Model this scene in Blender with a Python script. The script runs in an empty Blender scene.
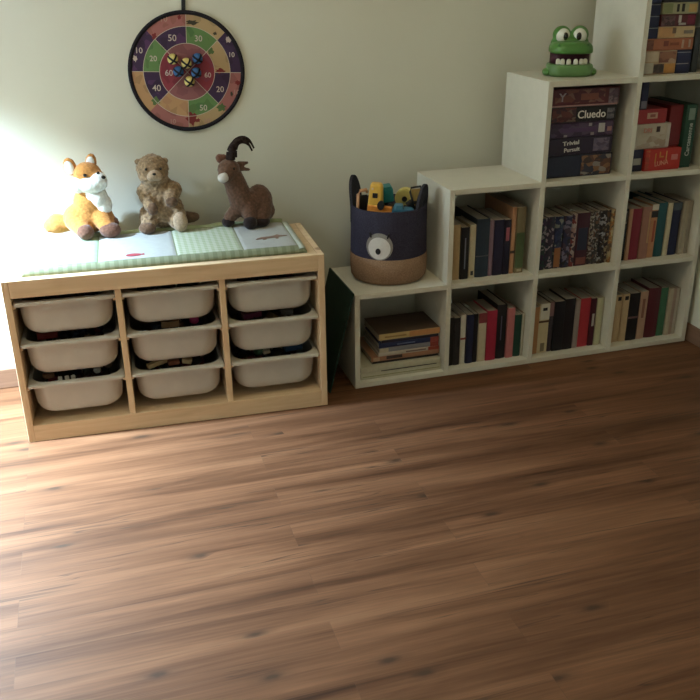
import bpy, bmesh, math, random
from mathutils import Vector, Matrix, noise
from math import pi, sin, cos
random.seed(7)
scene = bpy.context.scene
COL = scene.collection

# ------------------------------------------------------------------ helpers
def tag(o, label=None, cat=None, group=None, kind=None):
    if label: o['label'] = label
    if cat: o['category'] = cat
    if group: o['group'] = group
    if kind: o['kind'] = kind
    return o

def empty(name, label, cat, loc=(0, 0, 0), rz=0.0, group=None):
    o = bpy.data.objects.new(name, None)
    COL.objects.link(o)
    o.empty_display_size = .05
    o.location = loc
    o.rotation_euler = (0, 0, rz)
    return tag(o, label, cat, group)

def link(name, me, mat=None, parent=None, smooth=False):
    o = bpy.data.objects.new(name, me)
    COL.objects.link(o)
    if mat is not None:
        for m in (mat if isinstance(mat, (list, tuple)) else [mat]):
            me.materials.append(m)
    if parent: o.parent = parent
    if smooth:
        for p in me.polygons: p.use_smooth = True
    return o

def obj(name, bm, mat=None, parent=None, smooth=False, recalc=True):
    if recalc: bmesh.ops.recalc_face_normals(bm, faces=bm.faces)
    me = bpy.data.meshes.new(name)
    bm.to_mesh(me); bm.free()
    return link(name, me, mat, parent, smooth)

def box(bm, x0, x1, y0, y1, z0, z1, bev=0.0, seg=2, fn=None, mi=0):
    pts = [(x, y, z) for x in (x0, x1) for y in (y0, y1) for z in (z0, z1)]
    vs = [bm.verts.new(p) for p in pts]
    F = [(0, 1, 3, 2), (4, 6, 7, 5), (0, 4, 5, 1), (2, 3, 7, 6), (0, 2, 6, 4), (1, 5, 7, 3)]
    fs = [bm.faces.new([vs[i] for i in f]) for f in F]
    for f in fs: f.material_index = mi
    allv = set(vs)
    if bev > 0:
        es = list({e for f in fs for e in f.edges})
        r = bmesh.ops.bevel(bm, geom=es, offset=bev, segments=seg, profile=.5, affect='EDGES', clamp_overlap=True)
        allv |= set(r['verts'])
        for f in r['faces']: f.material_index = mi
    if fn:
        for v in allv:
            if v.is_valid: v.co = Vector(fn(v.co))
    return vs

def bx(name, x0, x1, y0, y1, z0, z1, mat, parent=None, bev=.0015, seg=2):
    bm = bmesh.new()
    box(bm, x0, x1, y0, y1, z0, z1, bev, seg)
    return obj(name, bm, mat, parent)

def ell(bm, c, r, rot=None, u=20, v=12):
    M = Matrix.Translation(c)
    if rot: M = M @ Matrix.Rotation(rot[2], 4, 'Z') @ Matrix.Rotation(rot[1], 4, 'Y') @ Matrix.Rotation(rot[0], 4, 'X')
    M = M @ Matrix.Diagonal((r[0], r[1], r[2], 1))
    bmesh.ops.create_uvsphere(bm, u_segments=u, v_segments=v, radius=1, matrix=M)

def tube(bm, pts, rad, seg=10, flat=None):
    """tube along pts; rad number or list; flat=(width axis vec, half width, half thick) makes a strap"""
    pts = [Vector(p) for p in pts]
    n = len(pts)
    rads = rad if isinstance(rad, (list, tuple)) else [rad] * n
    rings = []
    ref = Vector((0, 0, 1))
    for i, p in enumerate(pts):
        t = (pts[min(i + 1, n - 1)] - pts[max(i - 1, 0)]).normalized()
        if flat:
            w = Vector(flat[0]); w = (w - t * w.dot(t)).normalized(); nn = t.cross(w)
            ring = [bm.verts.new(p + w * flat[1] * cx + nn * flat[2] * cy) for cx, cy in ((-1, -1), (1, -1), (1, 1), (-1, 1))]
        else:
            a = ref if abs(t.dot(ref)) < .95 else Vector((1, 0, 0))
            s = t.cross(a).normalized(); b = s.cross(t)
            if i and rings:
                pass
            ring = [bm.verts.new(p + (s * cos(2 * pi * k / seg) + b * sin(2 * pi * k / seg)) * rads[i]) for k in range(seg)]
        rings.append(ring)
    m = len(rings[0])
    for a, b in zip(rings, rings[1:]):
        for k in range(m):
            bm.faces.new((a[k], a[(k + 1) % m], b[(k + 1) % m], b[k]))
    bm.faces.new(rings[0]); bm.faces.new(rings[-1][::-1])

def lathe(bm, prof, seg=40, c=(0, 0, 0), close=False):
    rings = []
    for r, z in prof:
        if r < 1e-6: rings.append([bm.verts.new((c[0], c[1], c[2] + z))])
        else: rings.append([bm.verts.new((c[0] + r * cos(2 * pi * k / seg), c[1] + r * sin(2 * pi * k / seg), c[2] + z)) for k in range(seg)])
    for a, b in zip(rings, rings[1:]):
        for k in range(seg):
            q = [a[k % len(a)], a[(k + 1) % seg % len(a)], b[(k + 1) % seg % len(b)], b[k % len(b)]]
            q2 = []
            for v in q:
                if v not in q2: q2.append(v)
            if len(q2) > 2: bm.faces.new(q2)

def rrect(w, d, r, n=5, cx=0, cy=0):
    r = min(r, w / 2 - 1e-4, d / 2 - 1e-4)
    out = []
    for qx, qy, a0 in ((1, 1, 0), (-1, 1, pi / 2), (-1, -1, pi), (1, -1, 3 * pi / 2)):
        for k in range(n + 1):
            a = a0 + pi / 2 * k / n
            out.append((cx + qx * (w / 2 - r) + r * cos(a), cy + qy * (d / 2 - r) + r * sin(a)))
    return out

def loft(bm, loops, cap0=True, cap1=True):
    rings = [[bm.verts.new(p) for p in L] for L in loops]
    m = len(rings[0])
    for a, b in zip(rings, rings[1:]):
        for k in range(m): bm.faces.new((a[k], a[(k + 1) % m], b[(k + 1) % m], b[k]))
    if cap0: bm.faces.new(rings[0][::-1])
    if cap1: bm.faces.new(rings[-1])

def remeshed(name, bm, mat, parent, voxel=.004, fur=.0012, freq=160, smooth_it=3):
    me = bpy.data.meshes.new(name + '_src')
    bmesh.ops.recalc_face_normals(bm, faces=bm.faces)
    bm.to_mesh(me); bm.free()
    t = bpy.data.objects.new('tmp', me); COL.objects.link(t)
    m = t.modifiers.new('r', 'REMESH'); m.mode = 'VOXEL'; m.voxel_size = voxel
    s = t.modifiers.new('s', 'SMOOTH'); s.factor = .5; s.iterations = smooth_it
    dg = bpy.context.evaluated_depsgraph_get()
    out = bpy.data.meshes.new_from_object(t.evaluated_get(dg))
    bpy.data.objects.remove(t); bpy.data.meshes.remove(me)
    if fur:
        ns = [v.normal.copy() for v in out.vertices]
        for v, nn in zip(out.vertices, ns):
            k = noise.noise(v.co * freq) + .6 * noise.noise(v.co * freq * 2.3 + Vector((5, 1, 2)))
            v.co += nn * fur * k
    out.name = name
    out.materials.clear()
    return link(name, out, mat, parent, smooth=True)

def text(name, s, mat, parent, size, M, ext=.0003, sx=1.0, bold=0.0, align='CENTER'):
    cu = bpy.data.curves.new('t', 'FONT')
    cu.body = s; cu.size = size; cu.extrude = ext; cu.offset = bold
    cu.align_x = align; cu.align_y = 'CENTER'; cu.resolution_u = 3
    t = bpy.data.objects.new('t', cu); COL.objects.link(t)
    dg = bpy.context.evaluated_depsgraph_get()
    me = bpy.data.meshes.new_from_object(t.evaluated_get(dg))
    bpy.data.objects.remove(t); bpy.data.curves.remove(cu)
    me.transform(M @ Matrix.Diagonal((sx, 1, 1, 1)))
    me.name = name; me.materials.clear()
    return link(name, me, mat, parent)
FRONT = Matrix.Rotation(pi / 2, 4, 'X')            # text facing -Y
def ft(x, y, z, roll=0.0):
    return Matrix.Translation((x, y, z)) @ Matrix.Rotation(roll, 4, 'Y') @ FRONT

# ------------------------------------------------------------------ materials
MATS = {}
def nt(m): return m.node_tree.nodes, m.node_tree.links
def base_mat(name, rough=.6, spec=.3):
    m = bpy.data.materials.new(name); m.use_nodes = True
    b = m.node_tree.nodes['Principled BSDF']
    b.inputs['Roughness'].default_value = rough
    b.inputs['Specular IOR Level'].default_value = spec
    return m, b
def ramp(n, fac, l, stops):
    r = n.new('ShaderNodeValToRGB')
    while len(r.color_ramp.elements) < len(stops): r.color_ramp.elements.new(.5)
    for e, (p, c) in zip(r.color_ramp.elements, stops):
        e.position = p; e.color = (*c, 1) if len(c) == 3 else c
    l.new(fac, r.inputs['Fac'])
    return r.outputs['Color']
def mixc(n, l, fac, a, b, mode='MIX'):
    x = n.new('ShaderNodeMix'); x.data_type = 'RGBA'; x.blend_type = mode
    for sock, v in ((x.inputs['Factor'], fac), (x.inputs['A'], a), (x.inputs['B'], b)):
        if isinstance(v, (int, float)): sock.default_value = v
        elif isinstance(v, tuple): sock.default_value = (*v, 1)
        else: l.new(v, sock)
    return x.outputs['Result']
def math_(n, l, op, a, b=0.0, c=None):
    x = n.new('ShaderNodeMath'); x.operation = op
    for i, v in enumerate((a, b) if c is None else (a, b, c)):
        if isinstance(v, (int, float)): x.inputs[i].default_value = v
        else: l.new(v, x.inputs[i])
    return x.outputs[0]
def coords(n, l, scale=(1, 1, 1), which='Object', rot=(0, 0, 0), loc=(0, 0, 0)):
    tc = n.new('ShaderNodeTexCoord'); mp = n.new('ShaderNodeMapping')
    mp.inputs['Scale'].default_value = scale; mp.inputs['Rotation'].default_value = rot; mp.inputs['Location'].default_value = loc
    l.new(tc.outputs[which], mp.inputs['Vector'])
    return mp.outputs['Vector']
def noise_t(n, l, vec, scale, detail=3, rough=.55, dist=0.0):
    t = n.new('ShaderNodeTexNoise')
    t.inputs['Scale'].default_value = scale; t.inputs['Detail'].default_value = detail
    t.inputs['Roughness'].default_value = rough; t.inputs['Distortion'].default_value = dist
    if vec is not None: l.new(vec, t.inputs['Vector'])
    return t.outputs['Fac']
def bump(n, l, b, h, strength=.2, dist=.002):
    x = n.new('ShaderNodeBump'); x.inputs['Strength'].default_value = strength; x.inputs['Distance'].default_value = dist
    l.new(h, x.inputs['Height']); l.new(x.outputs['Normal'], b.inputs['Normal'])

def mottled(name, c, rough=.6, var=.12, scale=40, bmp=.1, spec=.3, sheen=0.0):
    if name in MATS: return MATS[name]
    m, b = base_mat(name, rough, spec); n, l = nt(m)
    v = coords(n, l)
    f = noise_t(n, l, v, scale, 4)
    lo = tuple(max(0, x * (1 - var)) for x in c); hi = tuple(min(1, x * (1 + var)) for x in c)
    l.new(ramp(n, f, l, [(.3, lo), (.7, hi)]), b.inputs['Base Color'])
    if bmp: bump(n, l, b, f, bmp, .001)
    if sheen: b.inputs['Sheen Weight'].default_value = sheen
    MATS[name] = m
    return m
def col(c, rough=.5):
    return mottled('paint_%d_%d_%d_%d' % (*[int(x * 999) for x in c], int(rough * 10)), c, rough, .06, 60, .05)

def mat_wall():
    m, b = base_mat('wall_paint', .9, .15); n, l = nt(m)
    v = coords(n, l)
    f = noise_t(n, l, v, 2.2, 4); g = noise_t(n, l, v, 180, 2)
    l.new(ramp(n, f, l, [(.3, (.68, .67, .575)), (.7, (.72, .71, .615))]), b.inputs['Base Color'])
    bump(n, l, b, g, .12, .001)
    return m

def mat_floor():
    m, b = base_mat('oak_laminate', .6, .2); n, l = nt(m)
    v = coords(n, l)
    br = n.new('ShaderNodeTexBrick'); l.new(v, br.inputs['Vector'])
    br.inputs['Color1'].default_value = (0, 0, 0, 1); br.inputs['Color2'].default_value = (1, 1, 1, 1)
    br.inputs['Mortar'].default_value = (.5, .5, .5, 1)
    br.inputs['Scale'].default_value = 1; br.inputs['Mortar Size'].default_value = .0006; br.inputs['Mortar Smooth'].default_value = .3
    br.inputs['Brick Width'].default_value = 1.05; br.inputs['Row Height'].default_value = .095
    br.inputs['Bias'].default_value = 0; br.offset = .37; br.offset_frequency = 2
    cb = n.new('ShaderNodeCombineXYZ')
    l.new(math_(n, l, 'MULTIPLY', br.outputs['Color'], 7.3), cb.inputs[0]); l.new(math_(n, l, 'MULTIPLY', br.outputs['Color'], 3.1), cb.inputs[1])
    ad = n.new('ShaderNodeVectorMath'); ad.operation = 'ADD'; l.new(v, ad.inputs[0]); l.new(cb.outputs[0], ad.inputs[1])
    def sc(s):
        q = n.new('ShaderNodeVectorMath'); q.operation = 'MULTIPLY'; l.new(ad.outputs[0], q.inputs[0]); q.inputs[1].default_value = s
        return q.outputs[0]
    uq = n.new('ShaderNodeVectorMath'); uq.operation = 'MULTIPLY'; l.new(v, uq.inputs[0]); uq.inputs[1].default_value = (.8, 13, 1)
    broad = math_(n, l, 'MULTIPLY_ADD', noise_t(n, l, sc((.9, 14, 1)), 1.0, 4, .6, .6), .42, math_(n, l, 'MULTIPLY_ADD', noise_t(n, l, uq.outputs[0], 1.0, 5, .62, .5), .78, -.10))
    fine = noise_t(n, l, sc((3, 120, 1)), 1.0, 4, .65, .3)
    c = ramp(n, broad, l, [(.27, (.040, .015, .0065)), (.41, (.105, .044, .019)), (.54, (.165, .073, .034)), (.72, (.25, .122, .060))])
    c = mixc(n, l, .42, c, ramp(n, fine, l, [(.3, (.45, .42, .40)), (.7, (1.15, 1.15, 1.15))]), 'MULTIPLY')
    # plank to plank tone
    c = mixc(n, l, .35, c, ramp(n, br.outputs['Color'], l, [(0, (.90, .89, .88)), (1, (1.06, 1.06, 1.06))]), 'MULTIPLY')
    # knots: sparse elongated dark spots
    vo = n.new('ShaderNodeTexVoronoi'); vo.voronoi_dimensions = '2D'; vo.inputs['Scale'].default_value = 1; vo.inputs['Randomness'].default_value = 1
    l.new(sc((4.2, 11.0, 1)), vo.inputs['Vector'])
    wob = noise_t(n, l, sc((30, 60, 1)), 1, 2)
    dd = math_(n, l, 'ADD', vo.outputs['Distance'], math_(n, l, 'MULTIPLY', math_(n, l, 'SUBTRACT', wob, .5), .09))
    sep = n.new('ShaderNodeSeparateColor'); l.new(vo.outputs['Color'], sep.inputs[0])
    gate = math_(n, l, 'GREATER_THAN', sep.outputs[0], .80)
    kn = math_(n, l, 'MULTIPLY', ramp(n, dd, l, [(.035, (1, 1, 1)), (.085, (.62, .62, .62)), (.14, (.22, .22, .22)), (.26, (0, 0, 0))]), gate)
    c = mixc(n, l, math_(n, l, 'MULTIPLY', kn, .85), c, (.045, .024, .013))
    # long dark cracks along the grain
    cr = noise_t(n, l, sc((1.0, 30, 1)), 1.0, 2, .5, .9)
    cm = noise_t(n, l, sc((1.2, 5, 3)), 1.0, 1)
    ck = math_(n, l, 'MULTIPLY', ramp(n, cr, l, [(.485, (0, 0, 0)), (.5, (1, 1, 1)), (.515, (0, 0, 0))]), ramp(n, cm, l, [(.46, (0, 0, 0)), (.58, (1, 1, 1))]))
    c = mixc(n, l, math_(n, l, 'MULTIPLY', ck, .8), c, (.05, .027, .015))
    c = mixc(n, l, math_(n, l, 'MULTIPLY', br.outputs['Fac'], .35), c, (.09, .05, .03))
    l.new(c, b.inputs['Base Color'])
    l.new(ramp(n, fine, l, [(.2, (.54, .54, .54)), (.8, (.66, .66, .66))]), b.inputs['Roughness'])
    bump(n, l, b, fine, .05, .001)
    return m

def mat_pine(name, stretch, c0=(.60, .425, .26), c1=(.74, .555, .365)):
    m, b = base_mat(name, .5, .3); n, l = nt(m)
    v = coords(n, l, stretch)
    f = noise_t(n, l, v, 1, 4, .6, .8)
    c = ramp(n, f, l, [(.3, c0), (.7, c1)])
    vo = n.new('ShaderNodeTexVoronoi'); vo.inputs['Scale'].default_value = 1
    l.new(coords(n, l, tuple(8 + min(s, 14) * .35 for s in stretch), loc=(.37, .2, .61)), vo.inputs['Vector'])
    sep = n.new('ShaderNodeSeparateColor'); l.new(vo.outputs['Color'], sep.inputs[0])
    k = math_(n, l, 'MULTIPLY', ramp(n, vo.outputs['Distance'], l, [(.14, (1, 1, 1)), (.24, (0, 0, 0))]), math_(n, l, 'GREATER_THAN', sep.outputs[1], .45))
    c = mixc(n, l, math_(n, l, 'MULTIPLY', k, .75), c, (.22, .10, .045))
    l.new(c, b.inputs['Base Color'])
    bump(n, l, b, f, .06, .001)
    return m

def mat_check(name, a, bcol, scale):
    m, b = base_mat(name, .9, .1); n, l = nt(m)
    v = coords(n, l); s = n.new('ShaderNodeSeparateXYZ'); l.new(v, s.inputs[0])
    def stripe(o): return math_(n, l, 'GREATER_THAN', math_(n, l, 'FRACT', math_(n, l, 'MULTIPLY', o, scale)), .5)
    k = math_(n, l, 'MULTIPLY', math_(n, l, 'ADD', stripe(s.outputs[0]), stripe(s.outputs[1])), .5)
    l.new(mixc(n, l, k, a, bcol), b.inputs['Base Color'])
    return m
def mat_stripe(name, a, bcol, scale, axis=0, duty=.5):
    m, b = base_mat(name, .9, .1); n, l = nt(m)
    v = coords(n, l); s = n.new('ShaderNodeSeparateXYZ'); l.new(v, s.inputs[0])
    k = math_(n, l, 'GREATER_THAN', math_(n, l, 'FRACT', math_(n, l, 'MULTIPLY', s.outputs[axis], scale)), duty)
    l.new(mixc(n, l, k, a, bcol), b.inputs['Base Color'])
    return m
def mat_pattern(name, cols, scale=60, stretch=(1, 1, 1), rough=.4, loc=(0, 0, 0)):
    """printed picture: soft cells of several colours"""
    m, b = base_mat(name, rough, .35); n, l = nt(m)
    v = coords(n, l, stretch, loc=loc)
    t = n.new('ShaderNodeTexNoise'); t.inputs['Scale'].default_value = scale * .6; t.inputs['Detail'].default_value = 2; l.new(v, t.inputs['Vector'])
    mx = n.new('ShaderNodeVectorMath'); mx.operation = 'MULTIPLY_ADD'
    l.new(t.outputs['Color'], mx.inputs[0]); mx.inputs[1].default_value = (.02, .02, .02); l.new(v, mx.inputs[2])
    vo = n.new('ShaderNodeTexVoronoi'); vo.inputs['Scale'].default_value = scale; l.new(mx.outputs[0], vo.inputs['Vector'])
    sep = n.new('ShaderNodeSeparateColor'); l.new(vo.outputs['Color'], sep.inputs[0])
    k = len(cols)
    r = n.new('ShaderNodeValToRGB'); r.color_ramp.interpolation = 'CONSTANT'
    while len(r.color_ramp.elements) < k: r.color_ramp.elements.new(.5)
    for i, e in enumerate(r.color_ramp.elements): e.position = i / k; e.color = (*cols[i], 1)
    l.new(sep.outputs[0], r.inputs['Fac']); l.new(r.outputs['Color'], b.inputs['Base Color'])
    return m
def mat_fur(name, c, var=.35, scale=160):
    m = mottled(name, c, .95, var, scale, .5, .05, .25); return m
def mat_weave(name, c, c2, scale=420):
    m, b = base_mat(name, .95, .05); n, l = nt(m)
    v = coords(n, l, (1, 1, 1))
    f = noise_t(n, l, v, scale, 2); g = noise_t(n, l, v, 12, 3)
    c_ = ramp(n, f, l, [(.35, c), (.65, c2)])
    c_ = mixc(n, l, .3, c_, ramp(n, g, l, [(.3, (.7, .7, .7)), (.7, (1.2, 1.2, 1.2))]), 'MULTIPLY')
    l.new(c_, b.inputs['Base Color']); bump(n, l, b, f, .4, .001)
    return m

M_WALL = mat_wall(); M_FLOOR = mat_floor()
M_CEIL = mottled('ceiling_paint', (.75, .73, .68), .9, .03, 3, 0)
M_SKIRT = mat_pine('skirting_wood', (2, 2, 40), (.17, .092, .058), (.24, .14, .09))
PX = mat_pine('pine_along', (3, 40, 40)); PZ = mat_pine('pine_upright', (40, 40, 3)); PY = mat_pine('pine_deep', (40, 3, 40))
M_MEL = mottled('white_melamine', (.63, .605, .52), .42, .03, 25, .03, .4)
M_BIN = mottled('bin_plastic', (.50, .475, .43), .38, .04, 18, .04, .4)
M_BIN.node_tree.nodes['Principled BSDF'].inputs['Subsurface Weight'].default_value = .15
M_BIN.node_tree.nodes['Principled BSDF'].inputs['Subsurface Radius'].default_value = (.01, .008, .006)
M_PAGE = mottled('book_pages', (.36, .32, .26), .9, .10, 220, .1)
M_BLACK = col((.012, .012, .015)); M_WHITE = col((.72, .70, .66)); M_CREAM = col((.62, .55, .40))

# ------------------------------------------------------------------ room shell
YW, XR, XL, YF, ZC = .435, 2.405, -1.75, -3.6, 2.45
def struct(name, *a, **k):
    return tag(bx(name, *a, **k), kind='structure')
struct('floor', XL - .1, XR + .1, YF - .1, YW + .1, -.08, 0, M_FLOOR, bev=0)
struct('wall_back', XL - .1, XR + .1, YW, YW + .1, 0, ZC, M_WALL, bev=0)
struct('wall_right', XR, XR + .1, YF, YW, 0, ZC, M_WALL, bev=0)
struct('wall_left', XL - .1, XL, YF, YW, 0, ZC, M_WALL, bev=0)
struct('wall_front', XL - .1, XR + .1, YF - .1, YF, 0, ZC, M_WALL, bev=0)
struct('ceiling', XL - .1, XR + .1, YF - .1, YW + .1, ZC, ZC + .1, M_CEIL, bev=0)
struct('baseboard_back', XL, XR, YW - .012, YW, 0, .072, M_SKIRT, bev=.003)
struct('baseboard_right', XR - .012, XR, YF, YW - .012, 0, .066, M_SKIRT, bev=.003)

# ------------------------------------------------------------------ pine storage unit with bins
AT = -.0468; D = .3747
ca, sa = cos(AT), sin(AT)
def tw(x, y, z): return (ca * x - sa * y, sa * x + ca * y, z)       # unit's own frame to the room
u = empty('toy_storage_unit', 'long pine storage frame holding nine white bins in three columns', 'storage unit', (0, 0, 0), AT)
bx('side_panel', 0, .02, 0, D, 0, .52, PZ, u); bx('side_panel', .92, .94, 0, D, 0, .52, PZ, u)
bx('top_rail', .02, .92, 0, .018, .467, .52, PX, u)
bx('kick_rail', .02, .92, 0, .018, 0, .055, PX, u)
bx('top_panel', .02, .92, .018, D, .504, .519, PX, u)
bx('bottom_panel', .02, .92, .018, D, .037, .053, PX, u)
bx('back_panel', .02, .92, D - .008, D, .053, .504, PX, u)
BAYS = [(.02, .308), (.326, .614), (.632, .92)]
for a, b in ((.308, .326), (.614, .632)):
    bx('divider', a, b, .004, D - .008, .053, .467, PZ, u)
RIMS = [.450, .320, .188]; BYC = .1835
for (a, b) in BAYS:
    for rz in RIMS:
        for (p, q) in ((a, a + .007), (b - .007, b)):
            bx('runner', p, q, .012, D - .01, rz - .020, rz - .0102, PY, u, bev=.001)

def bin_mesh():
    W, L, H = .268, .332, .108
    outer = []; z_top = 0.0
    rings = []
    def ring(w, d, r, z): rings.append([(x, y, z) for x, y in rrect(w, d, r, 6, 0, 0)])
    # outer, from top down
    ring(W, L, .05, -.004); ring(W - .004, L - .004, .05, -H * .45)
    for k in range(7):
        a = k / 6 * pi / 2; rr = .034
        ins = rr * (1 - cos(a)); z = -(H - rr) - rr * sin(a)
        ring(W - .008 - 2 * ins, L - .010 - .7 * ins, max(.05 - ins * .5, .02), z)
    bm = bmesh.new(); loft(bm, rings, False, True)
    inn = []
    t = .003
    inn.append([(x, y, -.004) for x, y in rrect(W - 2 * t, L - 2 * t, .048, 6)])
    inn.append([(x, y, -H * .6) for x, y in rrect(W - .006 - 2 * t, L - .006 - 2 * t, .048, 6)])
    for k in range(5):
        a = k / 4 * pi / 2; rr = .032
        ins = rr * (1 - cos(a)); z = -(H - t - rr) - rr * sin(a)
        inn.append([(x, y, z) for x, y in rrect(W - .008 - 2 * t - 2 * ins, L - .01 - 2 * t - .7 * ins, max(.048 - ins * .5, .02), 6)])
    loft(bm, inn, False, True)
    return bm
def rim_mesh():
    W, L = .268, .332
    bm = bmesh.new()
    o = rrect(.2855, L + .03, .02, 6); i = rrect(W - .006, L - .006, .048, 6)
    lo = rrect(.2855, L + .03, .02, 6)
    o = rrect(.2855, L + .032, .012, 6); lo = o
    R = [[(x, y, -.004) for x, y in i], [(x, y, 0) for x, y in i], [(x, y, .0) for x, y in rrect(.280, L + .024, .02, 6)],
         [(x, y, -.003) for x, y in o], [(x, y, -.0100) for x, y in lo], [(x, y, -.0100) for x, y in rrect(.281, L + .027, .012, 6)],
         [(x, y, -.006) for x, y in rrect(.279, L + .025, .012, 6)], [(x, y, -.006) for x, y in rrect(W - .001, L - .001, .049, 6)]]
    rings = [[bm.verts.new(p) for p in r] for r in R]
    rings.append(rings[0])
    m = len(rings[0])
    for p, q in zip(rings, rings[1:]):
        for k in range(m): bm.faces.new((p[k], p[(k + 1) % m], q[(k + 1) % m], q[k]))
    return bm
proto = None
COLN = ['left', 'middle', 'right']; ROWN = ['top', 'centre', 'bottom']
for r, rz in enumerate(RIMS):
    for c, (a, b) in enumerate(BAYS):
        loc = tw((a + b) / 2, BYC, rz)
        lab = 'white plastic bin in the %s row, %s column of the pine frame' % (ROWN[r], COLN[c])
        if proto is None:
            t = empty('storage_bin', lab, 'bin', loc, AT, 'white bins in the pine frame')
            obj('tub', bin_mesh(), M_BIN, t, True); rm = obj('rim', rim_mesh(), M_BIN, t)
            proto = t
        else:
            t = proto.copy(); COL.objects.link(t); t.location = loc; t['label'] = lab
            for ch in list(proto.children):
                d = ch.copy(); COL.objects.link(d); d.parent = t
# what lies in the bins: an uncountable jumble in each, and the pieces one can make out
JM = [col((.05, .02, .03)), col((.02, .03, .06)), col((.03, .035, .03)), col((.10, .06, .035)), col((.12, .02, .03)), col((.025, .02, .03)), col((.25, .22, .18))]
rng = random.Random(3)
for r, rz in enumerate(RIMS):
    for c, (a, b) in enumerate(BAYS):
        bm = bmesh.new()
        for k in range(90):
            x = rng.uniform(-.085, .085); y = rng.uniform(-.115, .115); z = rng.uniform(-.07, -.012)
            s = rng.uniform(.008, .018)
            mi = rng.choices(range(7), (5, 5, 5, 3, 2, 5, .6))[0]
            M = Matrix.Translation((x, y, z)) @ Matrix.Rotation(rng.uniform(0, 3), 4, 'Z') @ Matrix.Rotation(rng.uniform(0, 3), 4, 'X')
            n0 = len(bm.faces)
            if rng.random() < .65:
                bmesh.ops.create_cube(bm, size=1, matrix=M @ Matrix.Diagonal((s * 2.4, s * 1.3, s, 1)))
            else:
                bmesh.ops.create_icosphere(bm, subdivisions=2, radius=s * .8, matrix=M)
            bm.faces.ensure_lookup_table()
            for f in bm.faces[n0:]: f.material_index = mi
        o = obj('toy_jumble', bm, JM)
        o.location = tw((a + b) / 2, BYC, rz - .001); o.rotation_euler = (0, 0, AT)
        tag(o, 'dark jumble of small toys filling the %s row %s bin' % (ROWN[r], COLN[c]), 'toys', 'toys in the bins', 'stuff')
def bin_toy(name, label, cat, c, r, dx, dy, dz, make, mat, rot=(0, 0, 0)):
    a, b = BAYS[c]
    bm = bmesh.new(); make(bm)
    o = obj(name, bm, mat, smooth=False)
    o.location = tw((a + b) / 2 + dx, BYC + dy, RIMS[r] + dz); o.rotation_euler = (rot[0], rot[1], rot[2] + AT)
    tag(o, label, cat)
def mk_block(w, d, h):
    return lambda bm: box(bm, -w / 2, w / 2, -d / 2, d / 2, 0, h, .002)
def mk_ball(r): return lambda bm: bmesh.ops.create_icosphere(bm, subdivisions=3, radius=r, matrix=Matrix.Translation((0, 0, r)))
def mk_ring(R, r):
    def f(bm):
        pts = [(R * cos(2 * pi * k / 24), R * sin(2 * pi * k / 24), r) for k in range(25)]
        tube(bm, pts, r, 8)
    return f
def mk_track(bm):
    pts = [(.06 * cos(a) - .0, .06 * sin(a) - .05, 0) for a in [pi * (.2 + .6 * k / 10) for k in range(11)]]
    tube(bm, [(x, y, .006) for x, y, z in pts], .006, flat=((0, 0, 1), .005, .011))
bin_toy('toy_block', 'pale wooden stick leaning out of the bottom row middle bin', 'toy block', 1, 2, -.06, -.115, -.006, mk_block(.07, .018, .014), col((.62, .45, .25)), (0, -.12, .35))
bin_toy('toy_block', 'tan wooden block beside a reddish one in the bottom row middle bin', 'toy block', 1, 2, .03, -.12, -.008, mk_block(.03, .02, .016), col((.5, .36, .2)), (0, .1, -.3))
bin_toy('toy_block', 'reddish brown block in the bottom row middle bin', 'toy block', 1, 2, -.012, -.118, -.008, mk_block(.035, .02, .015), col((.28, .10, .06)), (0, 0, .2))
bin_toy('toy_block', 'small brown block at the left end of the bottom row left bin', 'toy block', 0, 2, -.085, -.115, -.008, mk_block(.03, .02, .015), col((.2, .1, .06)), (0, .1, .5))
for k, (dx, w) in enumerate(((-.05, 'left'), (-.03, 'middle'), (-.012, 'right'))):
    bin_toy('toy_brick', 'tiny white toy brick, %s of three at the front of the bottom row left bin' % w, 'toy brick', 0, 2, dx, -.135, -.012, mk_block(.012, .01, .012), M_WHITE, (0, 0, .3 * k))
bin_toy('toy_ball', 'pale grey ball at the right of the bottom row left bin', 'ball', 0, 2, .06, -.10, -.018, mk_ball(.012), col((.38, .36, .34)))
bin_toy('toy_ball', 'small grey ball nearest the right end of the bottom row left bin', 'ball', 0, 2, .092, -.075, -.016, mk_ball(.011), col((.22, .21, .2)))
bin_toy('toy_block', 'dark red block in the centre row left bin', 'toy block', 0, 1, -.07, -.10, -.014, mk_block(.06, .03, .02), col((.16, .02, .02)), (0, 0, .1))
bin_toy('toy_block', 'brown wooden block in the centre row middle bin', 'toy block', 1, 1, -.01, -.115, -.012, mk_block(.055, .025, .02), col((.22, .12, .06)), (0, 0, -.1))
bin_toy('toy_ball', 'magenta ball in the centre row middle bin', 'ball', 1, 1, .065, -.105, -.016, mk_ball(.015), col((.35, .03, .14)))
bin_toy('toy_block', 'dark plum block in the centre row right bin', 'toy block', 2, 1, -.06, -.10, -.014, mk_block(.06, .03, .018), col((.12, .02, .06)), (0, 0, .2))
bin_toy('toy_block', 'grey toy piece in the centre row right bin', 'toy block', 2, 1, .055, -.10, -.016, mk_block(.04, .02, .016), col((.14, .14, .14)), (0, 0, -.3))
bin_toy('toy_track', 'curved pale track piece in the bottom row right bin', 'toy track', 2, 2, .0, -.07, -.010, mk_track, col((.5, .42, .3)), (0, 0, .9))
bin_toy('toy_ball', 'dark green ball in the bottom row right bin', 'ball', 2, 2, -.045, -.10, -.018, mk_ball(.016), col((.03, .09, .05)))
bin_toy('toy_block', 'dark blue block in the bottom row right bin', 'toy block', 2, 2, .07, -.095, -.012, mk_block(.06, .03, .018), col((.02, .06, .14)), (0, 0, .15))

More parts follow.
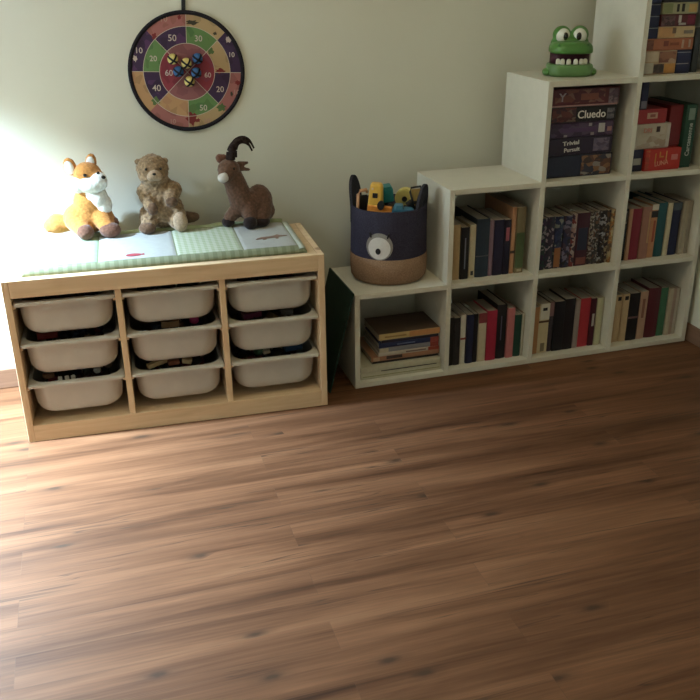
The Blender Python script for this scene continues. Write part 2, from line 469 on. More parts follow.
# ------------------------------------------------------------------ padded mat on the pine unit
ZM = .5402
MX0, MX1, MY0, MY1 = .055, .893, .03, .345
def puff(x, y):
    e = min(x - MX0, MX1 - x, y - MY0, MY1 - y)
    k = max(0, min(1, e / .02))
    h = .0065 + .0135 * math.sqrt(max(0, 1 - (1 - k) ** 2))
    h += .0006 * noise.noise(Vector((x * 22, y * 22, 3)))
    for s in (.270, .50, .700, .868):
        h -= .0022 * math.exp(-((x - s) / .006) ** 2)
    return .5205 + h
def sheet(bm, x0, x1, y0, y1, lift, nx, ny, fn=puff):
    g = [[bm.verts.new((x0 + (x1 - x0) * i / nx, y0 + (y1 - y0) * j / ny, 0)) for j in range(ny + 1)] for i in range(nx + 1)]
    for row in g:
        for v in row: v.co.z = fn(v.co.x, v.co.y) + lift
    for i in range(nx):
        for j in range(ny): bm.faces.new((g[i][j], g[i + 1][j], g[i + 1][j + 1], g[i][j + 1]))
    return g
t = empty('padded_mat', 'quilted pale mat with green check and white patches on the pine unit', 'mat', (0, 0, 0), AT)
bm = bmesh.new()
g = sheet(bm, MX0, MX1, MY0, MY1, 0, 120, 50)
lowr = []
edge = [g[i][0] for i in range(121)] + [g[120][j] for j in range(1, 51)] + [g[i][50] for i in range(119, -1, -1)] + [g[0][j] for j in range(49, 0, -1)]
lo = [bm.verts.new((v.co.x, v.co.y, .5205)) for v in edge]
for k in range(len(edge)):
    bm.faces.new((edge[k], edge[(k + 1) % len(edge)], lo[(k + 1) % len(lo)], lo[k]))
bm.faces.new(lo)
obj('cushion', bm, mat_stripe('mat_ticking', (.19, .21, .13), (.24, .26, .17), 38, 0, .5), t, True)
M_QW = mottled('quilt_white', (.38, .39, .38), .95, .04, 60, .2)
M_MINT = mottled('quilt_mint', (.28, .36, .25), .95, .05, 60, .2)
def patch(name, x0, x1, y0, y1, mat):
    bm = bmesh.new(); sheet(bm, x0, x1, y0, y1, .0007, 40, 40)
    return obj(name, bm, mat, t, True)
patch('patch', .075, .268, .050, .325, M_MINT)['label'] = 'mint green patch'
patch('patch', .272, .498, .050, .325, M_QW)['label'] = 'white patch with pink fish'
patch('patch', .502, .698, .050, .325, mat_check('gingham', (.48, .51, .43), (.33, .39, .26), 52))['label'] = 'green checked patch'
patch('patch', .702, .866, .050, .325, M_QW)['label'] = 'white patch with brown dog'
patch('border', .869, .890, .034, .340, mottled('quilt_grey', (.42, .46, .41), .95, .06, 60, .2))
def motif(name, pts, mat, z=.0012):
    bm = bmesh.new()
    vs = [bm.verts.new((x, y, puff(x, y) + z)) for x, y in pts]
    f = bm.faces.new(vs)
    r = bmesh.ops.extrude_face_region(bm, geom=[f])
    for v in r['geom']:
        if isinstance(v, bmesh.types.BMVert): v.co.z += .0008
    obj(name, bm, mat, t)
cx, cy = .374, .086
motif('fish_motif', [(cx + .023 * cos(a) * (1 if a < pi else 1), cy + .013 * sin(a)) for a in [2 * pi * k / 20 for k in range(20)]], col((.32, .05, .07)))
motif('fish_tail', [(cx + .019, cy), (cx + .032, cy + .010), (cx + .029, cy), (cx + .032, cy - .008)], col((.32, .05, .07)))
dx, dy = .803, .150
motif('dog_motif', [(dx + a, dy + b) for a, b in ((-.052, -.012), (-.046, .002), (-.030, .012), (-.005, .014), (.012, .020), (.022, .030), (.030, .020), (.052, .012), (.050, .007), (.030, .006),
       (.022, -.002), (.020, -.016), (.012, -.016), (.010, -.004), (-.014, -.006), (-.022, -.018), (-.030, -.018), (-.030, -.006), (-.042, -.010))], col((.20, .12, .09)))
bm = bmesh.new()
pts = [(MX0 + .06 + (MX1 - MX0 - .08) * k / 40, .354 + .003 * sin(k * .7), .532 + .002 * sin(k * .9)) for k in range(41)]
tube(bm, pts, .0145, 12)
obj('rear_bolster', bm, mottled('bolster_green', (.36, .42, .25), .95, .12, 40, .3), t, True)

# ------------------------------------------------------------------ soft toys
def limb(bm, a, b, ra, rb, n=8):
    a, b = Vector(a), Vector(b)
    for k in range(n + 1):
        f = k / n; r = ra + (rb - ra) * f
        ell(bm, a.lerp(b, f), (r, r, r), u=12, v=8)
M_FOX = mat_fur('fox_fur', (.50, .22, .06), .22); M_FOXW = mat_fur('fox_white', (.78, .77, .74), .08); M_FOXB = mat_fur('fox_brown', (.16, .075, .05), .3)
M_EYE = mottled('glass_eye', (.01, .008, .007), .1, 0, 10, 0, .6)
f = empty('plush_fox', 'orange plush fox with white muzzle sitting leftmost on the mat', 'soft toy', (.262, .318, ZM), -.10)
bm = bmesh.new()
ell(bm, (-.015, .04, .052), (.070, .055, .053)); ell(bm, (.006, .035, .098), (.052, .046, .060)); ell(bm, (.016, .028, .138), (.038, .036, .034))
ell(bm, (.012, .022, .192), (.045, .043, .043)); ell(bm, (.034, .006, .188), (.032, .030, .026))
limb(bm, (-.040, .028, .05), (-.016, -.022, .026), .040, .026); limb(bm, (.030, .028, .07), (.058, -.018, .030), .038, .026)
limb(bm, (.02, .04, .11), (.062, .015, .045), .030, .022)
remeshed('body', bm, M_FOX, f)
bm = bmesh.new(); limb(bm, (-.07, .045, .035), (-.105, .052, .036), .024, .033); limb(bm, (-.105, .052, .036), (-.128, .05, .030), .032, .022)
remeshed('tail', bm, M_FOX, f)
bm = bmesh.new(); ell(bm, (.022, .000, .170), (.050, .036, .030)); ell(bm, (.046, -.010, .184), (.028, .027, .023)); ell(bm, (-.018, .002, .168), (.026, .030, .026))
remeshed('muzzle', bm, M_FOXW, f, .0035)
bm = bmesh.new(); ell(bm, (.038, .012, .125), (.028, .034, .036)); ell(bm, (.050, .016, .098), (.027, .030, .034)); ell(bm, (.024, .004, .136), (.026, .026, .022))
remeshed('chest_patch', bm, M_FOXW, f, .0035)
for (c, r) in (((-.012, -.034, .0245), (.027, .026, .0245)), ((.064, -.026, .025), (.034, .026, .025)), ((.070, .012, .040), (.022, .02, .018))):
    bm = bmesh.new(); ell(bm, c, r); remeshed('paw', bm, M_FOXB, f, .0035)
def ear(name, parent, base, tip, w, th, mat, inner=None):
    base, tip = Vector(base), Vector(tip)
    bm = bmesh.new()
    for k in range(9):
        q = k / 8; ell(bm, base.lerp(tip, q), (w * (1 - q * .8), th, w * .55 * (1 - q * .75)), u=10, v=6)
    return remeshed(name, bm, mat, parent, .003, .0006)
for c, r, ti in (((-.038, .024, .222), (.020, .010, .029), -.25), ((.026, .034, .232), (.018, .010, .027), .15)):
    bm = bmesh.new(); ell(bm, c, r, (0, ti, 0)); remeshed('ear', bm, M_FOX, f, .003, .0008)
    bm = bmesh.new(); ell(bm, (c[0] - .002, c[1] - .0065, c[2] - .002), (r[0] * .78, .006, r[2] * .8), (0, ti, 0)); remeshed('inner_ear', bm, M_FOXW, f, .003, .0006)
for c, r in (((.008, -.022, .202), .0055), ((.048, -.018, .206), .0052)):
    bm = bmesh.new(); ell(bm, c, (r, r, r), u=14, v=10); obj('eye', bm, M_EYE, f, True)
bm = bmesh.new(); ell(bm, (.062, -.026, .194), (.008, .007, .006)); obj('nose', bm, M_EYE, f, True)

M_BV = mat_fur('marmot_fur', (.27, .18, .105), .45, 120); M_BVD = mat_fur('marmot_dark', (.13, .075, .045), .4, 120); M_BVL = mat_fur('marmot_light', (.40, .29, .20), .3)
f = empty('plush_marmot', 'light brown plush marmot sitting upright between the fox and the ibex', 'soft toy', (.515, .318, ZM), -.12)
bm = bmesh.new()
ell(bm, (-.018, .035, .058), (.068, .055, .058)); ell(bm, (-.022, .035, .112), (.058, .050, .055)); ell(bm, (-.034, .03, .150), (.048, .044, .036))
ell(bm, (-.040, .022, .196), (.052, .047, .048)); ell(bm, (-.040, .012, .176), (.046, .042, .030))
limb(bm, (-.072, .02, .125), (-.055, -.024, .085), .026, .020); limb(bm, (.020, .018, .128), (.010, -.024, .105), .028, .021)
limb(bm, (-.062, .02, .045), (-.068, -.03, .022), .036, .022); limb(bm, (.018, .02, .045), (.026, -.030, .032), .036, .026)
remeshed('body', bm, M_BV, f, .004, .0034, 95)
bm = bmesh.new(); ell(bm, (-.034, -.026, .186), (.020, .016, .017)); ell(bm, (-.044, -.026, .182), (.014, .014, .014)); ell(bm, (-.022, -.025, .182), (.014, .014, .014))
remeshed('muzzle', bm, M_BVL, f, .003, .0006)
bm = bmesh.new(); ell(bm, (-.033, -.041, .193), (.006, .004, .004)); obj('nose', bm, M_EYE, f, True)
for x in (-.058, -.012):
    bm = bmesh.new(); ell(bm, (x, -.021, .205), (.0042, .0042, .0042)); obj('eye', bm, M_EYE, f, True)
for x, w in ((-.086, 1), (.004, 1)):
    bm = bmesh.new(); ell(bm, (x * .95 - .002, .02, .222), (.011, .008, .010)); remeshed('ear', bm, M_BV, f, .003, .0006)
for c, r in (((-.050, -.034, .080), (.018, .016, .021)), ((.012, -.036, .100), (.020, .016, .018)), ((-.072, -.038, .0195), (.028, .026, .0195))):
    bm = bmesh.new(); ell(bm, c, r); remeshed('paw', bm, M_BVD, f, .0035)
bm = bmesh.new(); ell(bm, (.034, -.042, .034), (.025, .020, .0335)); remeshed('foot', bm, M_BVL, f, .0035, .0012)
bm = bmesh.new(); limb(bm, (.040, .05, .025), (.074, .035, .028), .024, .017); ell(bm, (.074, .030, .030), (.024, .018, .016)); remeshed('tail', bm, M_BVD, f)

M_IB = mat_fur('ibex_fur', (.125, .068, .046), .35, 130); M_IBD = mat_fur('ibex_dark', (.022, .014, .014), .3); M_HORN = mat_weave('ibex_horn', (.018, .012, .012), (.045, .032, .030), 90)
f = empty('plush_ibex', 'dark brown plush ibex with long curved horn, rightmost on the mat', 'soft toy', (.755, .265, ZM), 0)
bm = bmesh.new()
ell(bm, (.020, .030, .070), (.052, .050, .052)); ell(bm, (.058, .045, .068), (.046, .052, .060)); ell(bm, (.062, .045, .040), (.048, .050, .039))
limb(bm, (-.004, .02, .085), (-.030, .016, .165), .042, .034); ell(bm, (-.042, .010, .192), (.036, .036, .034)); limb(bm, (-.046, .002, .190), (-.062, -.022, .176), .031, .022)
limb(bm, (-.008, .015, .07), (-.050, .020, .030), .030, .019); limb(bm, (.014, .005, .07), (.012, -.026, .030), .030, .020); limb(bm, (.060, .02, .05), (.052, -.005, .03), .036, .028)
remeshed('body', bm, M_IB, f, .004, .0018, 120)
bm = bmesh.new(); ell(bm, (-.068, -.034, .176), (.0185, .014, .0155)); ell(bm, (-.064, -.038, .184), (.010, .009, .010)); remeshed('muzzle', bm, mat_fur('ibex_nose', (.62, .60, .58), .1), f, .003, .0005)
for c, r in (((-.054, .020, .0175), (.022, .021, .0175)), ((.010, -.034, .0225), (.0235, .021, .0225)), ((.050, -.016, .018), (.03, .024, .018))):
    bm = bmesh.new(); ell(bm, c, r); remeshed('hoof', bm, M_IBD, f, .0035, .0006)
for off in ((0, 0, 0), (.012, .030, .002)):
    P = [Vector(p) + Vector(off) for p in ((-.034, .008, .205), (-.034, .010, .222), (-.030, .014, .248), (-.016, .018, .270), (.004, .020, .278), (.022, .022, .272), (.034, .023, .258), (.040, .024, .244))]
    path = []
    for k in range(1, len(P) - 2):
        p0, p1, p2, p3 = P[k - 1:k + 3]
        for q in range(8):
            t_ = q / 8
            path.append(.5 * (2 * p1 + (p2 - p0) * t_ + (2 * p0 - 5 * p1 + 4 * p2 - p3) * t_ ** 2 + (3 * p1 - p0 - 3 * p2 + p3) * t_ ** 3))
    path.append(P[-1])
    rr = [.0125 * (1 - (k / (len(path) - 1)) ** 1.4) + .0028 for k in range(len(path))]
    bm = bmesh.new(); tube(bm, path, rr, 12); obj('horn', bm, M_HORN, f, True)
bm = bmesh.new(); limb(bm, (-.052, .03, .214), (-.066, .030, .226), .015, .014); ell(bm, (-.058, .028, .226), (.019, .011, .013)); remeshed('ear', bm, M_FOXB, f, .003, .0008)
bm = bmesh.new(); limb(bm, (-.006, .022, .204), (.022, .026, .206), .010, .005); limb(bm, (-.006, .022, .190), (.026, .024, .184), .009, .005); remeshed('ear', bm, M_IB, f, .003, .0006)
for c in ((-.062, -.016, .202), (-.030, -.022, .200)):
    bm = bmesh.new(); ell(bm, c, (.004, .004, .004)); obj('eye', bm, M_EYE, f, True)

# ------------------------------------------------------------------ target board on the wall
R0 = .186; YB = YW - .0062
b = empty('target_board', 'round velcro target board with numbered sectors hanging on the wall', 'target board', (.625, YB, 1.021)); b.rotation_euler = (0, math.radians(3), 0)
def ydisc(bm, r, y0, y1, seg=72):
    loft(bm, [[(r * cos(2 * pi * k / seg), y0, r * sin(2 * pi * k / seg)) for k in range(seg)], [(r * cos(2 * pi * k / seg), y1, r * sin(2 * pi * k / seg)) for k in range(seg)]])
bm = bmesh.new(); ydisc(bm, R0 - .004, .0012, .006); obj('backing', bm, M_BLACK, b)
def yring(bm, r0, r1, y0, y1, a0=0, a1=2 * pi, n=72):
    full = abs(a1 - a0 - 2 * pi) < 1e-6
    L = []
    for k in range(n + (0 if full else 1)):
        a = a0 + (a1 - a0) * k / n
        s, c = sin(a), cos(a)                      # angle clockwise from the top
        L.append([bm.verts.new((r * s, y, r * c)) for r, y in ((r0, y0), (r1, y0), (r1, y1), (r0, y1))])
    m = len(L)
    for k in range(m if full else m - 1):
        p, q = L[k], L[(k + 1) % m]
        for e in range(4): bm.faces.new((p[e], q[e], q[(e + 1) % 4], p[(e + 1) % 4]))
    if not full: bm.faces.new(L[0]); bm.faces.new(L[-1][::-1])
bm = bmesh.new(); yring(bm, .1745, R0, -.0015, .006); obj('rim', bm, mottled('rim_navy', (.010, .008, .014), .8, .15, 90, .2), b, True)
def felt(name, c, c2=None): return mat_pattern(name, [c, c, c, c, tuple(x * .8 for x in c), c2 or tuple(x * .9 for x in c)], 38, rough=.9)
BEI = felt('felt_beige', (.46, .32, .17), (.40, .26, .15)); PNK = felt('felt_pink', (.36, .14, .13), (.30, .12, .10)); PUR = felt('felt_purple', (.055, .03, .075), (.09, .04, .11)); GRN = felt('felt_green', (.13, .24, .085), (.09, .19, .07))
CRI = felt('felt_crimson', (.27, .045, .065), (.24, .05, .08)); MAU = felt('felt_mauve', (.28, .11, .115), (.24, .09, .10)); ORA = felt('felt_orange', (.48, .28, .14), (.44, .24, .13))
M_LINE = col((.55, .47, .40), .9); M_NUM = col((.56, .47, .42), .9); M_NUM2 = col((.44, .26, .22), .9)
def sector(r0, r1, a0, a1, mat):
    bm = bmesh.new(); yring(bm, r0, r1, 0.0002, .002, math.radians(a0), math.radians(a1), 10); return obj('sector', bm, mat, b)
for a0, m in zip(range(0, 360, 45), (BEI, PUR, PNK, BEI, PNK, ORA, PUR, PNK)): sector(.1385, .173, a0, a0 + 45, m)
for a0, m in zip(range(0, 360, 45), (GRN, BEI, PUR, GRN, ORA, PUR, GRN, PUR)): sector(.0875, .1385, a0, a0 + 45, m)
for a0, m in ((-45, MAU), (45, CRI), (135, MAU), (225, CRI)): sector(.0, .0875, a0, a0 + 90, m)
bm = bmesh.new()
yring(bm, .0868, .0886, -.0004, .001); obj('ring_line', bm, M_LINE, b)
bm = bmesh.new(); yring(bm, .1377, .1393, -.0004, .001); obj('ring_line', bm, M_LINE, b)
bm = bmesh.new()
for a in range(0, 360, 45):
    A = math.radians(a); s, c = sin(A), cos(A)
    r0 = .0875 if a % 90 == 0 else .0
    if a in (0, 90, 180, 270): r0, r1 = .0875, .173
    else: r0, r1 = .0, .1385
    tube(bm, [(r0 * s, -.0001, r0 * c), (r1 * s, -.0001, r1 * c)], .001, flat=((c, 0, -s), .0008, .0006))
obj('sector_lines', bm, M_LINE, b)
def num(s, px, py, size, mat=M_NUM):
    text('number', s, mat, b, size, ft((px - 330) / 285 * R0, -.0004, (352 - py) / 285 * R0), .0003, bold=.0002)
for s, px, py, z in (('50', 262, 196, .030), ('30', 388, 196, .028), ('20', 168, 292, .026), ('40', 178, 430, .030), ('20', 490, 434, .028), ('50', 404, 524, .028),
                     ('10', 101, 256, .027), ('10', 549, 268, .027), ('10', 224, 110, .028), ('10', 572, 448, .028), ('10', 250, 590, .026), ('10', 420, 588, .026), ('60', 240, 358, .028), ('60', 430, 366, .024)):
    num(s, px, py, z * (.92 if s != '10' or px < 300 and py < 300 or px > 550 and py < 300 else .8), M_NUM if s != '10' or py in (256, 268) else M_NUM2)
M_DK = col((.05, .045, .03), .9); M_RD = col((.20, .03, .03), .9); M_GN = col((.10, .16, .06), .9)
def blob(px, py, w, h, mat):
    X = (px - 330) / 285 * R0; Z = (352 - py) / 285 * R0
    bm = bmesh.new()
    n = 14
    pts = [(X + w * (1 + .35 * sin(3 * k + px)) * cos(2 * pi * k / n), Z + h * (1 + .35 * cos(2 * k + py)) * sin(2 * pi * k / n)) for k in range(n)]
    loft(bm, [[(x, .0006, z) for x, z in pts], [(x, -.0002, z) for x, z in pts]])
    obj('printed_figure', bm, mat, b)
for px, py, w, h, m in ((360, 122, .017, .007, M_DK), (492, 345, .014, .008, M_RD), (447, 252, .009, .010, M_GN), (345, 575, .016, .020, M_RD), (170, 490, .012, .012, M_GN), (495, 522, .014, .012, M_GN), (82, 292, .006, .009, M_NUM),
                        (535, 196, .008, .010, M_NUM), (580, 400, .010, .007, M_RD), (300, 100, .006, .006, M_RD), (178, 190, .007, .010, M_RD), (375, 585, .008, .006, M_RD), (548, 455, .004, .008, M_DK), (470, 170, .006, .005, M_DK)):
    blob(px, py, w, h, m)
bm = bmesh.new(); tube(bm, [(-.006, .0028, .178), (-.003, .0028, .30), (-.002, .0035, .36)], .003, flat=((1, 0, 0), .0062, .0014)); obj('hanging_strap', bm, M_BLACK, b)
bm = bmesh.new(); tube(bm, [(-.003, .008, .352), (-.003, -.004, .352), (-.003, -.004, .360)], .0022, 8); obj('hook', bm, col((.4, .4, .4), .3), b)
def velcro_ball(px, py, c, lab, strap):
    X = .622 + (px - 330) / 285 * R0; Z = 1.021 + (352 - py) / 285 * R0
    r = .0165
    e = empty('velcro_ball', lab, 'ball', (X, YB - r - .0005, Z), 0, 'velcro balls stuck to the target')
    bm = bmesh.new(); ell(bm, (0, 0, 0), (r, r, r), u=24, v=16); obj('shell', bm, c, e, True)
    for A in (.6, -.9):
        bm = bmesh.new()
        path = [((r + .0004) * cos(q), (r + .0004) * sin(q), 0) for q in [2 * pi * k / 24 for k in range(24)]]
        M = Matrix.Rotation(A, 3, 'Y') @ Matrix.Rotation(.2, 3, 'X')
        loft(bm, [[M @ Vector((x * s, y * s, z)) for x, y, _ in path] for s, z in ((1, -.003), (1.06, -.003), (1.06, .003), (1, .003))], False, False)
        obj('velcro_band', bm, strap, e)
YEL = mottled('ball_yellow', (.62, .50, .17), .6, .06, 90, .2); BLU = mottled('ball_blue', (.04, .12, .30), .6, .06, 90, .2)
BK = mottled('velcro_black', (.012, .013, .018), .9, .2, 200, .3)
velcro_ball(266, 286, YEL, 'yellow velcro ball, upper left on the target board', BK)
velcro_ball(330, 308, YEL, 'yellow velcro ball at the centre top of the target cluster', BK)
velcro_ball(338, 394, YEL, 'yellow velcro ball lowest on the target board', BK)
velcro_ball(386, 288, BLU, 'blue velcro ball, upper right on the target board', BK)
velcro_ball(288, 345, BLU, 'blue velcro ball at the left of the target cluster', BK)
velcro_ball(374, 354, BLU, 'blue velcro ball at the right of the target cluster', BK)

# ------------------------------------------------------------------ stepped white shelf
SX, SY, SW, SH, SD, ST = 1.0617, .0409, .3257, .3224, .2975, .018
sh = empty('stepped_shelf', 'white cubby shelf rising in steps from one cube to four', 'shelf', (SX, SY, 0))
for i, lev in enumerate((1, 2, 3, 4, 4)):
    bx('upright', i * SW, i * SW + ST, 0, SD, 0, lev * SH + ST, M_MEL, sh, bev=.001)
for c in range(4):
    for j in range(c + 2):
        bx('shelf_board', c * SW + ST, (c + 1) * SW, 0, SD, j * SH, j * SH + ST, M_MEL, sh, bev=.001)
    for j in range(c + 1):
        bx('back_panel', c * SW + ST, (c + 1) * SW, SD - .005, SD, j * SH + ST, (j + 1) * SH, M_MEL, sh, bev=0)
def base(j): return j * SH + ST

# ------------------------------------------------------------------ books
YS = SY + .035
def book(x0, x1, z0, z1, c, label, yf=YS, depth=.125, group=None, lying=False, hard=False, extras=(), cat='book', name='book', mat=None):
    """standing: x0..x1 thickness, z0..z1 height.  lying: x0..x1 length, z0..z1 thickness. spine faces the room"""
    if not lying:
        T, H = x1 - x0 - .0008, z1 - z0; mp = lambda p: p
        root = empty(name, label, cat, (x0, yf, z0), 0, group)
    else:
        T, H = z1 - z0 - .0006, x1 - x0; mp = lambda p: (p[2], p[1], p[0])
        root = empty(name, label, cat, (x0, yf, z0), 0, group)
    ct = min(.0028 if hard else .0012, T * .2)
    ov = .003 if hard else .0006
    bm = bmesh.new()
    # cover: one folded shell, spine slightly rounded
    n = 6; bulge = min(.004 if hard else .0015, T * .25)
    out = [(0, depth)] + [(0 + T * k / n, bulge - bulge * sin(pi * k / n)) for k in range(n + 1)] + [(T, depth)]
    inn = [(ct, depth)] + [(ct + (T - 2 * ct) * k / n, ct + bulge - bulge * sin(pi * k / n)) for k in range(n + 1)] + [(T - ct, depth)]
    lo = [[bm.verts.new(mp((x, y, z))) for x, y in out] for z in (0, H)]
    li = [[bm.verts.new(mp((x, y, z))) for x, y in inn] for z in (0, H)]
    m = len(out)
    for k in range(m - 1):
        bm.faces.new((lo[0][k], lo[0][k + 1], lo[1][k + 1], lo[1][k])); bm.faces.new((li[0][k], li[1][k], li[1][k + 1], li[0][k + 1]))
        for q in (0, 1): bm.faces.new((lo[q][k], lo[q][k + 1], li[q][k + 1], li[q][k]))
    for k in (0, m - 1): bm.faces.new((lo[0][k], lo[1][k], li[1][k], li[0][k]))
    obj('cover', bm, mat or col(c, .45), root)
    bm = bmesh.new(); box(bm, ct, T - ct, ct + bulge + .0006, depth - .002, ov, H - ov, 0, fn=mp)
    obj('pages', bm, M_PAGE, root)
    for i_, e in enumerate(extras):                          # (name, fraction range of height, fraction range of thickness, colour)
        nm, h0, h1, t0, t1, cc = e
        bm = bmesh.new(); box(bm, T * t0, T * t1, -.0005 - .0003 * i_, bulge + .0012, H * h0, H * h1, 0, fn=mp)
        obj(nm, bm, cc if not isinstance(cc, tuple) else col(cc, .5), root)
    return root
BLK = (.014, .013, .017); NAV = (.016, .02, .055); CRM = (.52, .45, .31); WHT = (.62, .58, .50)
def row(specs, x_lo, x_hi, zb, group, prefix):
    for s in specs:
        x0, x1, zt, c, lab = s[:5]; zt -= .007 if zb > .1 else .002; kw = dict(s[5]) if len(s) > 5 else {}
        kw.setdefault('yf', YS + random.uniform(0, .006)); kw.setdefault('group', group)
        book(max(x0, x_lo + .001), min(x1, x_hi - .001), zb, zt, c, lab + ' ' + prefix, **kw)
def cell(c): return SX + c * SW + ST, SX + (c + 1) * SW
# bottom row, second cubby
lo_, hi_ = cell(1)
row([
 (1.4055, 1.438, .204, (.02, .02, .022), 'black book at the left end'),
 (1.4385, 1.462, .201, (.03, .028, .032), 'charcoal book left of the white one'),
 (1.464, 1.484, .208, WHT, 'thin white book with a reddish band', dict(extras=[('band', .5, .54, 0, 1, (.25, .06, .05))])),
 (1.486, 1.512, .207, NAV, 'navy book right of the thin white one'),
 (1.513, 1.530, .206, BLK, 'thin black book right of the navy one'),
 (1.5325, 1.563, .206, (.50, .42, .30), 'cream book with a dull red top', dict(extras=[('red_band', .80, 1.0, 0, 1, (.22, .045, .05))])),
 (1.564, 1.602, .212, (.34, .022, .05), 'bright crimson book'),
 (1.603, 1.642, .228, BLK, 'tall thick black book right of the crimson one', dict(hard=True, depth=.17, extras=[('title_strip', .35, .8, .4, .5, (.10, .09, .14))])),
 (1.6445, 1.672, .212, (.45, .15, .15), 'salmon pink book', dict(depth=.16)),
 (1.674, 1.7015, .182, (.016, .06, .045), 'short dark green book'),
 (1.703, 1.729, .186, (.46, .42, .33), 'pale beige book at the right end'),
], lo_, hi_, base(0), 'books in the second bottom cubby', 'in the second bottom cubby')
lo_, hi_ = cell(2)
row([
 (1.733, 1.770, .203, (.40, .20, .09), 'orange brown book at the left end'),
 (1.771, 1.811, .212, (.55, .45, .28), 'cream book with black and white top', dict(extras=[('brown_band', .62, .66, 0, 1, (.10, .05, .03)), ('white_head', .68, 1, .1, 1, WHT), ('mark', .86, .92, .3, .75, BLK), ('mark', .03, .20, .3, .7, (.20, .16, .10))])),
 (1.813, 1.830, .214, (.045, .035, .045), 'thin dark book with pinkish head', dict(extras=[('pink_head', .72, 1, 0, 1, (.22, .12, .12))])),
 (1.831, 1.872, .214, (.010, .011, .016), 'black book left of another black one'),
 (1.873, 1.915, .219, (.012, .010, .014), 'slightly taller black book'),
 (1.917, 1.938, .210, (.30, .25, .23), 'greyish pink thin book'),
 (1.939, 1.981, .212, (.36, .03, .04), 'red thick book'),
 (1.982, 2.005, .208, (.065, .012, .022), 'maroon book with a small white label', dict(extras=[('spine_label', .42, .68, .35, .75, (.5, .45, .42))])),
 (2.007, 2.029, .208, (.50, .47, .30), 'pale yellow book'),
 (2.030, 2.053, .206, (.54, .50, .36), 'cream book at the right end'),
], lo_, hi_, base(0), 'books in the third bottom cubby', 'in the third bottom cubby')
lo_, hi_ = cell(3)
row([
 (2.0590, 2.0865, .206, (.48, .31, .16), 'tan book at the left end'),
 (2.0875, 2.113, .208, (.54, .38, .22), 'sandy book with black square at top, left of its twin', dict(extras=[('black_square', .88, .96, .25, .8, BLK)])),
 (2.114, 2.142, .209, (.55, .40, .24), 'sandy book with black square at top, right of its twin', dict(extras=[('black_square', .88, .96, .25, .8, BLK)])),
 (2.144, 2.187, .209, BLK, 'black book with a pinkish band', dict(extras=[('band', .47, .51, 0, 1, (.20, .11, .11))])),
 (2.189, 2.221, .211, (.42, .27, .19), 'pinkish beige book with brown ornament', dict(extras=[('ornament', .45, .85, .3, .65, (.22, .10, .07))])),
 (2.2245, 2.278, .219, (.085, .014, .022), 'thick dark maroon book', dict(hard=True)),
 (2.280, 2.310, .214, (.045, .14, .075), 'mid green book'),
 (2.312, 2.332, .209, (.46, .40, .30), 'pale beige book right of the green one'),
 (2.333, 2.347, .207, (.40, .29, .24), 'thin pinkish beige book'),
 (2.348, 2.362, .206, (.45, .40, .33), 'thin pale book at the right end'),
], lo_, hi_, base(0), 'books in the fourth bottom cubby', 'in the fourth bottom cubby')
# second row
lo_, hi_ = cell(1)
row([
 (1.4065, 1.421, .538, (.20, .12, .06), 'thin brown book at the left end'),
 (1.422, 1.448, .540, (.42, .29, .15), 'tan book'),
 (1.450, 1.480, .530, BLK, 'black book between tan and cream', dict(extras=[('title_strip', .2, .8, .45, .6, (.2, .2, .26))])),
 (1.482, 1.504, .536, CRM, 'thin cream book with a black square at its foot', dict(extras=[('black_square', .06, .14, .3, .75, BLK)])),
 (1.507, 1.556, .553, (.022, .035, .055), 'thick dark blue grey book', dict(hard=True, depth=.19, extras=[('gilt_line', .36, .375, 0, 1, (.12, .11, .12))])),
 (1.5565, 1.572, .545, (.22, .14, .18), 'thin mauve book', dict(depth=.17)),
 (1.573, 1.609, .544, (.018, .016, .04), 'midnight blue book', dict(depth=.17)),
 (1.610, 1.635, .542, (.014, .012, .026), 'black book with a pink label', dict(depth=.17, extras=[('spine_label', .62, .86, .25, .75, (.35, .10, .13))])),
 (1.637, 1.653, .583, (.42, .22, .12), 'tall thin orange tan book', dict(depth=.22, extras=[('band', .31, .35, 0, 1, (.04, .03, .03))])),
 (1.655, 1.689, .581, (.19, .15, .08), 'tall olive brown book with green foot', dict(depth=.22, extras=[('green_foot', .08, .62, .05, .95, (.075, .11, .05)), ('label', .02, .06, .3, .8, CRM)])),
], lo_, hi_, base(1), 'books in the second row left cubby', 'in the second row left cubby')
lo_, hi_ = cell(2)
P = lambda i, cols, s=55: mat_pattern('comic_%d' % i, cols, s * 1.7, (1, .2, 1), loc=(i * .3, 0, 0))
